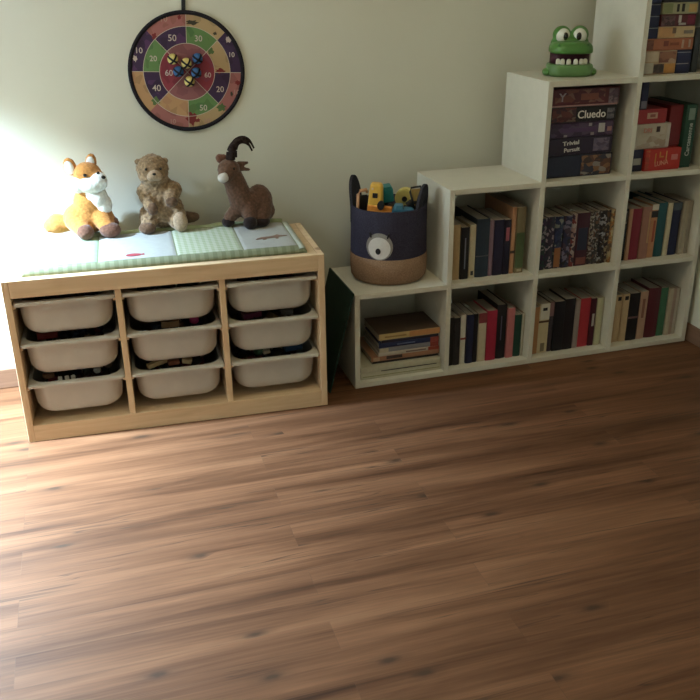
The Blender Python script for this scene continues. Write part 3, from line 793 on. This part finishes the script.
row([
 (1.737, 1.771, .534, 0, 'teal and purple spotted comic book at the left end', dict(mat=P(1, [(.012, .03, .035), (.03, .015, .05), (.015, .015, .03), (.012, .035, .04), (.22, .20, .22)]), depth=.13)),
 (1.772, 1.804, .536, 0, 'dark comic book with pale pink spots', dict(mat=P(2, [(.02, .022, .04), (.028, .02, .04), (.3, .24, .28), (.02, .03, .05), (.03, .02, .05)], 60), depth=.13)),
 (1.805, 1.836, .535, 0, 'blue comic book with an orange foot', dict(mat=P(3, [(.02, .03, .08), (.22, .24, .2), (.015, .02, .06), (.03, .05, .08), (.03, .04, .1)], 50), depth=.13, extras=[('orange_foot', .02, .4, .1, .9, (.28, .12, .05))])),
 (1.838, 1.868, .535, 0, 'navy comic book with few spots', dict(mat=P(4, [NAV, BLK, NAV, (.05, .03, .05), (.16, .14, .2)], 45), depth=.13)),
 (1.870, 1.889, .540, 0, 'thin comic book in red and white patches', dict(mat=P(5, [(.35, .3, .27), (.16, .03, .03), (.04, .02, .04), (.30, .2, .18)], 45), depth=.13)),
 (1.891, 1.940, .540, (.05, .014, .024), 'thick dark maroon comic book with blue panel', dict(depth=.13, extras=[('blue_panel', .3, .72, .12, .88, (.02, .025, .05)), ('red_foot', .03, .16, .1, .9, (.18, .06, .05))])),
 (1.942, 1.960, .541, 0, 'thin speckled comic book right of the maroon one', dict(mat=P(6, [(.03, .02, .03), (.3, .27, .24), (.06, .04, .03), (.2, .16, .12)], 75), depth=.13)),
 (1.961, 1.981, .541, 0, 'grey speckled comic book', dict(mat=P(7, [(.04, .035, .04), (.26, .24, .22), (.12, .06, .04), (.03, .03, .03)], 75), depth=.13)),
 (1.982, 2.006, .542, 0, 'black comic book with pale dots', dict(mat=P(8, [BLK, (.02, .02, .03), (.28, .28, .3), BLK, (.06, .04, .03)], 70), depth=.13)),
 (2.007, 2.024, .541, 0, 'brown dotted comic book', dict(mat=P(9, [(.1, .05, .03), (.05, .04, .04), (.3, .24, .16), (.03, .02, .03)], 65), depth=.13)),
 (2.025, 2.041, .543, 0, 'tan comic book at the right end', dict(mat=P(10, [(.35, .25, .12), (.42, .34, .2), (.12, .08, .05), (.3, .14, .05)], 60), depth=.13)),
], lo_, hi_, base(1), 'comic books in the second row middle cubby', 'in the second row middle cubby')
lo_, hi_ = cell(3)
row([
 (2.0590, 2.0735, .534, (.03, .02, .022), 'dark brown book against the left side'),
 (2.0745, 2.095, .538, BLK, 'black book with an oval emblem', dict(extras=[('emblem', .72, .96, .25, .75, (.2, .17, .15)), ('emblem_core', .75, .93, .36, .64, BLK)])),
 (2.096, 2.111, .538, (.42, .23, .14), 'thin orange tan book right of the black one'),
 (2.112, 2.149, .536, (.20, .018, .035), 'dark crimson book'),
 (2.150, 2.188, .540, (.30, .15, .11), 'reddish brown book with rounded head', dict(extras=[('title_strip', .3, .9, .75, .9, (.45, .28, .14))])),
 (2.190, 2.216, .545, (.46, .22, .11), 'orange book with black band under a white head', dict(extras=[('white_head', .90, 1, 0, 1, WHT), ('black_band', .76, .88, 0, 1, BLK), ('red_strip', .3, .7, .45, .75, (.3, .07, .04))])),
 (2.218, 2.256, .548, (.018, .085, .10), 'teal book', dict(hard=True, depth=.19)),
 (2.257, 2.277, .545, CRM, 'cream book between teal and navy'),
 (2.279, 2.316, .543, (.014, .018, .055), 'navy book with lighter head', dict(hard=True, depth=.18, extras=[('head_label', .86, 1.0, 0, 1, (.06, .08, .10))])),
 (2.321, 2.335, .548, (.36, .31, .24), 'thin grey beige book right of the navy one'),
 (2.336, 2.349, .546, (.40, .34, .26), 'thin beige book second from the right end'),
 (2.350, 2.362, .545, (.34, .30, .24), 'thin pale book at the right end'),
], lo_, hi_, base(1), 'books in the second row right cubby', 'in the second row right cubby')
# flat stack in the first cubby
zb = base(0)
S = [
 (1.088, 1.384, .024, (.50, .47, .35), 'pale green white book, lowest of the flat stack', .22),
 (1.088, 1.382, .022, (.48, .45, .34), 'pale cream book, second from bottom of the flat stack', .22),
 (1.136, 1.381, .008, (.02, .018, .02), 'thin black book under the brown one in the flat stack', .19),
 (1.132, 1.384, .017, (.34, .17, .10), 'brown orange book in the middle of the flat stack', .19),
 (1.158, 1.383, .014, (.50, .44, .38), 'white book with red end in the flat stack', .17),
 (1.162, 1.380, .017, (.23, .23, .26), 'grey blue book above the white one in the flat stack', .16),
 (1.160, 1.381, .018, (.02, .028, .085), 'dark blue book with red end in the flat stack', .16),
 (1.170, 1.380, .011, (.03, .028, .05), 'thin dark book under the topmost book of the flat stack', .16),
 (1.158, 1.384, .024, (.10, .065, .045), 'dark covered book with yellow tan spine, topmost of the flat stack', .16),
]
for i, (x0, x1, th, c, lab, dp) in enumerate(S):
    ex = []
    if i in (0, 1): ex = [('line', .02, .98, .42, .50, (.18, .2, .08))]
    if i == 1: ex = [('line', .25, .95, .05, .16, (.03, .03, .03))]
    if i == 3: ex = [('pale_end', .03, .12, .1, .9, (.45, .3, .2)), ('dark_block', .22, .45, .3, .95, (.06, .04, .04))]
    if i == 4: ex = [('red_end', .82, 1, .05, .95, (.30, .06, .04)), ('title_marks', .45, .78, .3, .7, (.22, .16, .14))]
    if i == 5: ex = [('pale_end', .0, .15, 0, .9, (.48, .42, .32)), ('red_end', .86, 1, 0, 1, (.26, .05, .04))]
    if i == 6: ex = [('red_end', .86, 1, 0, 1, (.28, .06, .05)), ('title_marks', .3, .6, .35, .6, (.12, .14, .25))]
    if i == 8: ex = [('tan_spine', .01, .99, .03, .97, (.50, .36, .16)), ('orange_part', .5, 1, .1, .95, (.50, .24, .10)), ('title_marks', .1, .45, .35, .6, (.30, .2, .08))]
    book(x0, x1, zb, zb + th, c, lab, yf=SY + (.02 if i < 2 else .04), depth=dp, group='books lying flat in the first cubby', lying=True, extras=ex)
    zb += th

# ------------------------------------------------------------------ game boxes
def gbox(x0, x1, z0, z1, c, label, panels=(), yf=SY + .04, depth=.23, group='board games in the cubbies', lid=None, name='game_box', texts=(), cat='game box', mat=None):
    root = empty(name, label, cat, (x0, yf, z0), 0, group)
    W, H = x1 - x0, z1 - z0
    e = .0012
    depth = depth
    bx('tray', e, W - e, e, depth - e, 0, H * .5, mat or col(c, .4), root, bev=.0008)
    bx('lid', 0, W, 0, depth, H * .05, H - .0004, lid or mat or col(c, .4), root, bev=.0012)
    for i_, (nm, a, b_, p, q, m) in enumerate(panels):          # fractions across / up
        bx(nm, W * a, W * b_, -.0006 - .0003 * i_, .002, H * p, H * q, m if not isinstance(m, tuple) else col(m, .4), root, bev=0)
    for s, fx, fz, size, m, roll, sx in texts:
        text('lettering', s, m if not isinstance(m, tuple) else col(m, .5), root, size, ft(W * fx, -.0032, H * fz, roll), .0004, sx, bold=.0004)
    return root
g = 'board games in the third row left cubby'
zb = base(2)
art = lambda i, cols, s: mat_pattern('game_art_%d' % i, cols, s, (1, .2, 1.6), loc=(.17 * i, 0, .1 * i))
LET = (.62, .60, .58)
gbox(1.753, 2.000, zb, .737, (.016, .020, .045), 'dark blue game box with picture at its right, lowest in the stack', [('picture', .52, .98, .06, .94, art(1, [(.05, .03, .03), (.20, .10, .05), (.22, .19, .17), (.03, .03, .05), (.1, .04, .03)], 45))], group=g)
gbox(1.752, 1.994, .7374, .7955, (.022, .014, .035), 'dark purple game box with white script lettering, second from the stack bottom', [('picture', .70, .95, .15, .88, art(2, [(.10, .08, .13), (.07, .05, .09), (.13, .10, .15)], 60))], group=g,
     texts=[('Trivial', .34, .70, .019, LET, -.06, 1.3), ('Pursuit', .36, .32, .019, LET, -.06, 1.1)])
gbox(1.753, 1.992, .7959, .8455, (.035, .016, .05), 'purple game box with pale wedge shapes, below the black one', [('picture', .02, .98, .08, .92, art(3, [(.030, .014, .045), (.05, .02, .07), (.035, .02, .05), (.07, .04, .09)], 35)), ('white_wedge', .76, .86, .25, .85, (.40, .38, .38)), ('faint_lettering', .16, .72, .35, .62, (.075, .035, .10)), ('white_patch', .60, .65, .70, .9, (.28, .25, .28)), ('pink_patch', .90, .97, .3, .6, (.30, .16, .16)), ('pale_patch', .22, .27, .05, .2, (.25, .22, .24)), ('pale_patch', .64, .69, .1, .28, (.28, .24, .26))], group=g)
gbox(1.752, 1.996, .8459, .8955, (.010, .009, .013), 'black game box with bold white lettering and red left end', [('picture', .02, .38, .04, .96, art(4, [(.07, .018, .022), (.11, .03, .03), (.05, .02, .03), (.14, .09, .07)], 55)), ('age_mark', .86, .97, .1, .8, art(12, [(.10, .10, .12), (.05, .05, .07), (.16, .15, .17)], 90))], group=g,
     texts=[('Cluedo', .615, .46, .036, (.72, .70, .66), 0, 1.0)])
gbox(1.753, 2.002, .8959, .954, (.10, .02, .028), 'dark red game box with pinkish lower edge, topmost of the stack', [('picture', .04, .78, .2, .92, art(5, [(.12, .02, .03), (.17, .05, .04), (.09, .02, .03), (.2, .09, .07)], 45)), ('pale_edge', 0, .98, .02, .10, (.36, .20, .19)), ('age_mark', .84, .98, .1, .92, art(13, [(.12, .07, .10), (.2, .14, .16), (.08, .05, .07)], 80)), ('orange_marks', .42, .68, .35, .7, (.22, .07, .05))], group=g, texts=[('Y', .14, .52, .038, (.34, .28, .30), 0, 1.1)])

g = 'board games in the third row right cubby'
zb = base(2)
gbox(2.073, 2.1235, zb, .738, (.016, .018, .05), 'dark blue small box with pale mark left of the red box', [('pale_mark', .25, .85, .3, .6, (.32, .30, .26))], group=g, depth=.2)
gbox(2.1245, 2.268, zb, .738, (.42, .032, .026), 'bright red game box with gold lettering on the third row shelf', [('pale_patch', .74, .92, .45, .7, (.50, .18, .16)), ('gold_stroke', .28, .31, .35, .80, (.50, .22, .05)), ('gold_stroke', .40, .52, .60, .66, (.46, .20, .04)), ('gold_stroke', .40, .43, .60, .86, (.46, .20, .04)), ('gold_stroke', .58, .605, .45, .88, (.55, .30, .10)), ('picture', .02, .12, .05, .95, art(6, [(.42, .05, .03), (.30, .05, .03), (.45, .12, .04)], 60))], group=g, yf=SY + .03,
     texts=[('LUNA', .46, .34, .023, (.60, .26, .16), -.12, .9)])
gbox(2.080, 2.2195, .7384, .8235, (.46, .40, .33), 'cream game box on top of the bright red one', [('picture', .05, .95, .05, .55, art(7, [(.38, .31, .25), (.44, .38, .31), (.34, .26, .20), (.46, .40, .33)], 40)), ('dark_mark', .6, .7, .66, .88, (.06, .04, .05)), ('pale_strip', .9, .99, .05, .95, (.50, .46, .42))], group=g, depth=.2,
     texts=[('DRI', .34, .74, .021, (.55, .24, .20), 0, 1.0)])
gbox(2.084, 2.1965, .8239, .8725, (.30, .028, .035), 'red game box with a small cream panel above the cream box', [('cream_panel', .32, .68, .35, .75, (.46, .30, .22)), ('panel_mark', .42, .60, .45, .65, (.25, .09, .07))], group=g, depth=.2)
gbox(2.088, 2.114, .8729, .9655, (.014, .018, .06), 'narrow navy box standing at the top left of the cubby', [('pale_foot', .05, .9, .03, .3, (.16, .15, .2))], group=g, depth=.16)
gbox(2.2215, 2.2735, .7384, .878, (.16, .016, .02), 'dark red upright box between the cream box and the green one', [], group=g, yf=SY + .055, depth=.2)
gbox(2.276, 2.320, zb, .880, (.014, .055, .035), 'dark green game box standing upright with white vertical lettering', [('grey_mark', .25, .8, .76, .94, (.18, .24, .20))], group=g, yf=SY + .04, depth=.22,
     texts=[('Carcassonne', .5, .45, .023, (.40, .42, .38), -pi / 2, .95)])

g = 'board games in the top right cubby'
zb = base(3)
gbox(2.076, 2.205, zb, 1.0602, (.42, .30, .20), 'beige game box with orange picture on the top cubby floor', [('pale_head', .02, .45, .55, .95, (.48, .38, .28)), ('picture', .48, .98, .5, .96, art(8, [(.28, .13, .08), (.42, .28, .2), (.2, .08, .06)], 45)), ('dark_picture', .34, .64, .04, .44, art(14, [(.04, .03, .03), (.14, .08, .06), (.07, .05, .05)], 70)), ('orange_patch', .66, .98, .05, .45, (.50, .24, .07)), ('pale_patch', .04, .32, .05, .5, (.44, .40, .33))], group=g, depth=.22)
gbox(2.2065, 2.2625, zb, 1.0602, (.016, .022, .07), 'navy box with white lines beside the beige box', [('white_line', 0, .9, .88, .91, (.30, .32, .36)), ('white_line', 0, .85, .40, .43, (.40, .38, .36))], group=g, depth=.22)
gbox(2.078, 2.262, 1.0606, 1.0982, (.36, .13, .07), 'rust red game box below the cream one in the top cubby', [('picture', .03, .17, .1, .9, art(9, [(.14, .05, .04), (.2, .08, .06)], 70)), ('emblem', .38, .48, .35, .8, (.18, .05, .04)), ('title_marks', .52, .70, .4, .65, (.22, .07, .04)), ('pale_strip', .76, .80, .15, .85, (.45, .33, .25)), ('pale_strip', .90, .94, .2, .85, (.42, .32, .26))], group=g, depth=.22)
gbox(2.122, 2.262, 1.0986, 1.1346, (.52, .38, .22), 'cream and orange game box above the rust red one', [('orange_half', .02, .45, .08, .92, (.50, .28, .13)), ('dark_mark', .38, .48, .4, .9, (.16, .11, .08)), ('title_marks', .70, .95, .35, .65, (.22, .19, .16))], group=g, depth=.2)
gbox(2.126, 2.260, 1.1350, 1.1720, (.10, .022, .03), 'maroon game box with a white figure in the top cubby', [('picture', .02, .40, .08, .92, art(10, [(.1, .05, .05), (.05, .025, .03), (.14, .07, .08)], 60)), ('white_figure', .50, .58, .3, .92, (.50, .47, .46)), ('white_base', .52, .72, .1, .28, (.42, .40, .38)), ('red_end', .76, .97, .15, .9, (.17, .02, .05))], group=g, depth=.2)
gbox(2.128, 2.262, 1.1724, 1.2085, (.36, .35, .22), 'pale green game box with black figures and orange end', [('black_figure', .40, .47, .2, .85, (.02, .02, .02)), ('black_figure', .54, .62, .2, .88, (.02, .02, .02)), ('orange_end', .74, .97, .15, .85, (.50, .34, .14)), ('green_end', .02, .28, .08, .92, (.22, .24, .12))], group=g, depth=.2)
gbox(2.128, 2.262, 1.2089, 1.245, (.03, .03, .045), 'dark game box topmost of the stack in the top cubby', [], group=g, depth=.2)
for k, w in enumerate(('lowest', 'second', 'third', 'topmost')):
    gbox(2.079, 2.1205, 1.0986 + k * .0358, 1.0986 + k * .0358 + .0354, (.014, .019, .062), 'small navy box, %s of four at the left of the top cubby' % w, [('white_line', .1, .95, .90, .95, (.32, .34, .38))], group=g, depth=.18)
book(2.276, 2.300, zb, 1.128, (.035, .042, .045), 'dark grey upright folder at the right of the top cubby stack', yf=SY + .05, depth=.2, cat='folder', name='folder')

# ------------------------------------------------------------------ basket with a sewn eye
BX, BY, BZ, BR = 1.236, .206, base(1), .1315
bk = empty('fabric_basket', 'navy fabric basket with a white eye and jute foot on the first cube', 'basket', (BX, BY, BZ))
M_NAVYF = mat_weave('navy_felt', (.030, .028, .048), (.060, .056, .085)); M_JUTE = mat_weave('jute', (.22, .135, .085), (.36, .235, .155)); M_HAN = mat_weave('handle_felt', (.026, .026, .034), (.055, .055, .068))
H = .252; hb = .092
bm = bmesh.new(); lathe(bm, [(BR - .008, .04), (BR - .0005, hb), (BR - .002, .16), (BR - .003, H), (BR - .0035, H + .003), (BR - .007, H + .003), (BR - .008, H), (BR - .008, .10), (BR - .012, .04)], 64)
obj('navy_wall', bm, M_NAVYF, bk, True)
bm = bmesh.new(); lathe(bm, [(0, 0), (BR - .022, 0), (BR - .010, .003), (BR - .002, .014), (BR + .001, .04), (BR + .0005, hb), (BR - .0005, hb + .001), (BR - .006, hb), (BR - .010, .02), (0, .012)], 64)
obj('jute_base', bm, M_JUTE, bk, True)
TH0 = math.radians(-33)
def sew(name, r, z, da, mat, off, h=None, rot=0):
    """flat round patch wrapped on the basket wall"""
    bm = bmesh.new(); n = 32
    def P(dx, dz, o):
        c_, s_ = cos(rot), sin(rot); dx, dz = dx * c_ - dz * s_, dx * s_ + dz * c_
        th = TH0 + (dx + da) / BR; rr = BR + o
        return (rr * sin(th), -rr * cos(th), z + dz)
    h = h or r
    rings = [[bm.verts.new(P(r * q * cos(2 * pi * k / n), h * q * sin(2 * pi * k / n), off)) for k in range(n)] for q in (1, .75, .5, .25)]
    rim = [bm.verts.new(P(r * cos(2 * pi * k / n), h * sin(2 * pi * k / n), off - .004)) for k in range(n)]
    rings = [rim] + rings
    for a, b_ in zip(rings, rings[1:]):
        for k in range(n): bm.faces.new((a[k], a[(k + 1) % n], b_[(k + 1) % n], b_[k]))
    bm.faces.new(rings[-1]); bm.faces.new(rim[::-1])
    obj(name, bm, mat, bk)
sew('eye_patch', .046, .139, 0, mottled('grey_felt', (.26, .245, .23), .95, .08, 120, .2), .0012)
sew('eye_white', .0375, .134, .000, mottled('white_felt', (.70, .68, .66), .95, .04, 120, .2), .0026)
sew('pupil', .0085, .124, -.003, M_BLACK, .0040, .0105)
sew('lash', .0030, .178, -.030, M_BLACK, .0040, .0095, .35); sew('lash', .0030, .177, .030, M_BLACK, .0040, .0095, -.35)
for sgn, hh in ((-1, .082), (1, .072)):
    th = TH0 + sgn * pi * (.5 if sgn < 0 else .46); hr, hw = (.036, .024) if sgn < 0 else (.028, .020)
    er, et = Vector((sin(th), -cos(th), 0)), Vector((cos(th), sin(th), 0))
    pts = []
    for k in range(21):
        q = pi * k / 20
        y = hr * cos(q); z = H - .055 + (hh + .040) * sin(q) ** .5
        pts.append(er * (math.sqrt((BR - .012) ** 2 - y * y) + .10 * max(0, z - H)) + et * y + Vector((0, 0, z)))
    bm = bmesh.new(); tube(bm, pts, .01, flat=(er, .0045, hw)); obj('handle', bm, M_HAN, bk)

# toys standing in the basket
def tx(dx, dy, dz): return (BX + dx, BY + dy, BZ + dz)
YL = col((.66, .40, .07), .35); ORG = col((.68, .26, .05), .35); TEAL = col((.015, .17, .18), .35); BLT = col((.03, .13, .22), .35); DKG = col((.02, .02, .022), .5); CRMW = col((.62, .46, .28), .5)
o = empty('toy_truck', 'yellow toy dump truck standing on end in the basket', 'toy truck', tx(-.066, -.035, .150)); o.rotation_euler = (0, .06, -.45); o.scale = (.72, .85, .93)
bm = bmesh.new()
loft(bm, [[(x, y, z) for x, y in rrect(w, d, .014, 5)] for w, d, z in ((.070, .040, .0), (.074, .044, .01), (.074, .044, .10), (.064, .044, .165), (.058, .040, .192), (.046, .030, .200))])
obj('body', bm, YL, o, False)
bx('chassis', -.034, .080, -.026, -.008, .096, .124, ORG, o, bev=.004)
bx('window', -.014, .010, -.0235, -.018, .150, .168, DKG, o, bev=.002); bx('window', -.020, -.010, -.0235, -.018, .178, .186, CRMW, o, bev=.002)
for x, z, r in ((.028, .128, .016),):
    bm = bmesh.new(); M = Matrix.Translation((x, -.030, z)) @ Matrix.Rotation(pi / 2, 4, 'X'); bmesh.ops.create_cone(bm, cap_ends=True, segments=20, radius1=r, radius2=r, depth=.014, matrix=M)
    w_ = obj('wheel', bm, DKG, o)
o = empty('toy_loader', 'teal toy loader with a square bucket in the basket middle', 'toy loader', tx(-.004, -.005, .170)); o.rotation_euler = (.1, -.12, -.2); o.scale = (.85, .85, 1)
bm = bmesh.new(); loft(bm, [[(x, y, z) for x, y in rrect(w, d, .006, 4)] for w, d, z in ((.058, .05, .098), (.066, .056, .102), (.066, .056, .140), (.054, .046, .150))]); obj('bucket', bm, TEAL, o)
bx('arm', -.010, .010, -.010, .012, .02, .10, DKG, o, bev=.003); bx('cab', -.020, .045, -.034, .004, .0, .085, DKG, o, bev=.006); bx('cab_light', .020, .034, -.037, -.03, .066, .074, CRMW, o, bev=.001)
bm = bmesh.new(); tube(bm, [(-.02, -.036, .05), (.0, -.042, .075), (.03, -.040, .085)], .006, 8); obj('roll_bar', bm, DKG, o, True)
o = empty('toy_car', 'small blue toy car at the front of the basket', 'toy car', tx(.020, -.070, .188)); o.rotation_euler = (.1, .05, -.3); o.scale = (.72, .72, .72)
bm = bmesh.new(); loft(bm, [[(x, y, z) for x, y in rrect(w, d, .012, 4)] for w, d, z in ((.10, .046, .058), (.108, .05, .064), (.106, .05, .086), (.09, .044, .092))]); obj('body', bm, BLT, o)
bm = bmesh.new(); loft(bm, [[(x - .018, y, z) for x, y in rrect(w, d, .01, 4)] for w, d, z in ((.05, .042, .090), (.036, .034, .110))]); obj('cab', bm, col((.06, .18, .26), .3), o)
for x in (-.032, .032):
    bm = bmesh.new(); bmesh.ops.create_cone(bm, cap_ends=True, segments=18, radius1=.013, radius2=.013, depth=.012, matrix=Matrix.Translation((x, -.026, .064)) @ Matrix.Rotation(pi / 2, 4, 'X')); obj('wheel', bm, TEAL, o)
o = empty('toy_drum', 'yellow round toy at the right of the basket', 'toy', tx(.046, .030, .150)); o.rotation_euler = (0, .2, -.5)
bm = bmesh.new(); bmesh.ops.create_cone(bm, cap_ends=True, segments=32, radius1=.034, radius2=.034, depth=.036, matrix=Matrix.Translation((0, 0, .115)) @ Matrix.Rotation(pi / 2, 4, 'X'))
bmesh.ops.bevel(bm, geom=[e for e in bm.edges if e.is_boundary or len(e.link_faces) == 2 and abs(e.calc_face_angle(0)) > 1], offset=.004, segments=2, affect='EDGES'); obj('disc', bm, col((.60, .50, .16), .4), o)
bm = bmesh.new(); bmesh.ops.create_cone(bm, cap_ends=True, segments=20, radius1=.009, radius2=.009, depth=.044, matrix=Matrix.Translation((0, 0, .115)) @ Matrix.Rotation(pi / 2, 4, 'X')); obj('hub', bm, DKG, o)
o = empty('rubber_ring', 'black toy tyre beside the right basket handle', 'toy', tx(.058, -.010, .150)); o.rotation_euler = (.3, .1, 0); o.scale = (.8, .8, .95)
bm = bmesh.new(); tube(bm, [(.024 * cos(2 * pi * k / 24), 0, .10 + .024 * sin(2 * pi * k / 24)) for k in range(25)], .012, 10); obj('tread', bm, DKG, o, True)
bm = bmesh.new(); bmesh.ops.create_cone(bm, cap_ends=True, segments=20, radius1=.017, radius2=.017, depth=.012, matrix=Matrix.Translation((0, 0, .10)) @ Matrix.Rotation(pi / 2, 4, 'X')); obj('hub', bm, col((.05, .05, .055)), o)
o = empty('wooden_rectangle', 'pale orange rectangular toy frame beside the left basket handle', 'toy', tx(-.097, .012, .168)); o.rotation_euler = (0, .05, .2); o.scale = (.8, .8, .9)
bm = bmesh.new(); tube(bm, [(-.018, 0, .02), (-.018, 0, .135), (-.008, 0, .148), (.020, 0, .150), (.026, 0, .140)], .0065, 8); obj('bar', bm, col((.55, .30, .16), .5), o, True)
bx('dark_panel', -.008, .030, .004, .010, .02, .130, DKG, o, bev=.002)
o = empty('toy_hoop', 'black triangular loop with yellow filling beside the right basket handle', 'toy', tx(.066, -.052, .165)); o.rotation_euler = (0, .05, .2)
bm = bmesh.new(); tube(bm, [(.004, 0, .075), (-.018, 0, .135), (-.014, 0, .148), (.022, 0, .150), (.026, 0, .142), (.006, 0, .076)], .0035, 8); obj('loop', bm, DKG, o, True)
bm = bmesh.new(); loft(bm, [[(.003, y, .085), (-.013, y, .142), (.021, y, .143)] for y in (-.002, .002)]); obj('filling', bm, col((.55, .40, .14), .5), o)

# ------------------------------------------------------------------ crocodile toy
cz = base(3)
cr = empty('crocodile_toy', 'green plastic crocodile head toy with open mouth on the third step', 'toy', (1.856, .170, cz), -.36); cr.scale = (.80, .80, .755)
G1 = mottled('croc_green', (.07, .20, .04), .35, .06, 20, .0, .5); G2 = mottled('croc_dark_green', (.04, .14, .035), .4, .06, 20, 0, .5); G3 = mottled('croc_jaw', (.10, .20, .065), .38, .06, 20, 0, .5)
def slab(bm, W, Dp, zs, cy=0):
    loft(bm, [[(x, y + cy, z) for x, y in rrect(W * s, Dp * s2, .05, 8)] for z, s, s2 in zs])
bm = bmesh.new(); slab(bm, .184, .150, [(.0, .88, .9), (.006, .96, .97), (.018, 1, 1), (.042, 1.0, 1), (.050, .97, .98), (.052, .93, .95)]); obj('lower_jaw', bm, G3, cr, True)
bm = bmesh.new(); slab(bm, .160, .110, [(.0515, 1, 1), (.112, 1, 1)], .012); obj('mouth', bm, mottled('croc_mouth', (.05, .008, .018), .5, .1, 30, 0), cr, True)
bm = bmesh.new(); slab(bm, .172, .150, [(.096, .93, .95), (.099, .99, 1), (.112, 1, 1), (.126, .97, .97), (.138, .86, .85), (.144, .62, .6), (.146, .3, .3)]); obj('upper_jaw', bm, G1, cr, True)
bm = bmesh.new(); ell(bm, (0, .035, .130), (.080, .050, .050)); ell(bm, (-.036, .030, .168), (.038, .036, .038)); ell(bm, (.036, .030, .168), (.038, .036, .038)); remeshed('brow', bm, G1, cr, .004, 0)
for sx in (-1, 1):
    bm = bmesh.new(); ell(bm, (sx * .034, .012, .164), (.0295, .024, .033)); e_ = obj('eye', bm, col((.70, .70, .64), .25), cr, True)
    bm = bmesh.new(); ell(bm, (sx * .028 + .001, -.007, .164), (.0115, .007, .0165)); obj('pupil', bm, M_EYE, e_, True)
    bm = bmesh.new(); ell(bm, (sx * .058, -.060, .131), (.006, .006, .007)); obj('nostril', bm, G2, cr, True)
    bm = bmesh.new(); ell(bm, (sx * .092, -.010, .017), (.020, .034, .017)); remeshed('foot', bm, G1, cr, .003, 0)
for k in range(6):
    x = (-.055, -.038, -.014, .014, .038, .055)[k]
    bm = bmesh.new(); yy = -.062 + abs(x) ** 2 * 5
    loft(bm, [[(px + x, py + yy, z) for px, py in rrect(w, .014, .005, 4)] for z, w in ((.046, .018), (.064, .0185), (.072, .015), (.075, .008))]); obj('tooth', bm, col((.72, .70, .60), .3), cr, True)

# ------------------------------------------------------------------ green board leaning in the gap
bm = bmesh.new()
box(bm, 0, .006, 0, .285, 0, .3605, .0015)
gb = obj('leaning_board', bm, mottled('green_board', (.008, .034, .028), .6, .15, 30, .1))
gb.location = (.9665, .036, .0003); gb.rotation_euler = (0, math.radians(14.1), 0)
tag(gb, 'dark green board leaning in the gap between pine unit and white shelf', 'board')

# ------------------------------------------------------------------ light: a reading lamp left of the pine unit, a ceiling lamp, an added warm fill
def emis(name, c, st):
    m = bpy.data.materials.new(name); m.use_nodes = True; n, l = nt(m); n.clear()
    e = n.new('ShaderNodeEmission'); e.inputs['Color'].default_value = (*c, 1); e.inputs['Strength'].default_value = st
    o_ = n.new('ShaderNodeOutputMaterial'); l.new(e.outputs[0], o_.inputs[0]); return m
LX, LY, LZ = -.70, .06, 1.35
lm = empty('reading_lamp', 'standing reading lamp with self-glowing cone shade left of the pine unit', 'lamp', (LX - .16, LY, 0))
bm = bmesh.new(); lathe(bm, [(0, 0), (.12, 0), (.12, .012), (.02, .025), (0, .025)], 40); obj('base', bm, DKG, lm, True)
bm = bmesh.new(); tube(bm, [(0, 0, .02), (0, 0, LZ), (.02, 0, LZ + .10), (.09, 0, LZ + .15), (.16, 0, LZ + .12)], .009, 12); obj('pole', bm, DKG, lm, True)
bm = bmesh.new(); lathe(bm, [(.02, .125), (.03, .12), (.085, .012), (.0865, .012), (.032, .124), (.022, .13), (.02, .125)], 32, (.16, 0, LZ)); obj('lamp_shade', bm, emis('shade_glow', (.62, .82, 1.0), 115), lm, True)  # shade emission added to brighten the wall at upper left
def lamp(name, kind, loc, energy, color, **kw):
    d = bpy.data.lights.new(name, kind); d.energy = energy; d.color = color
    for k, v in kw.items(): setattr(d, k, v)
    o = bpy.data.objects.new(name, d); COL.objects.link(o); o.location = loc
    return o
lamp('reading_bulb', 'SPOT', (LX, LY, LZ), 1250, (.58, .80, 1.0), spot_size=math.radians(132), spot_blend=1.0, shadow_soft_size=.03)
lamp('hall_ceiling_lamp', 'POINT', (-1.1, -.9, 2.15), 14.5, (1.0, .94, .76), shadow_soft_size=.07)
lamp('warm_ceiling_fill', 'AREA', (1.0, -1.0, ZC - .03), 5.2, (1.0, .74, .28), shape='DISK', size=.5)  # weak warm fill under the ceiling, added for ambient light
w = bpy.data.worlds.new('World'); scene.world = w; w.use_nodes = True
w.node_tree.nodes['Background'].inputs['Color'].default_value = (.02, .02, .02, 1)

# ------------------------------------------------------------------ camera
cam = bpy.data.cameras.new('camera'); co = bpy.data.objects.new('camera', cam); COL.objects.link(co)
Rv, Uv, Fv = Vector((.95618, -.292591, -.010517)), Vector((.127581, .384063, .91445)), Vector((.263521, .87572, -.404562))
M = Matrix((( Rv.x, Uv.x, -Fv.x, .274), (Rv.y, Uv.y, -Fv.y, -2.5163), (Rv.z, Uv.z, -Fv.z, 1.3298), (0, 0, 0, 1)))
co.matrix_world = M
cam.sensor_width = 36; cam.sensor_fit = 'HORIZONTAL'; cam.lens = 869.8133 / 700 * 36; cam.clip_start = .02
scene.camera = co
vs = scene.view_settings
vs.view_transform = 'Standard'; vs.look = 'None'; vs.gamma = 1; vs.use_curve_mapping = False; vs.exposure = 0.0
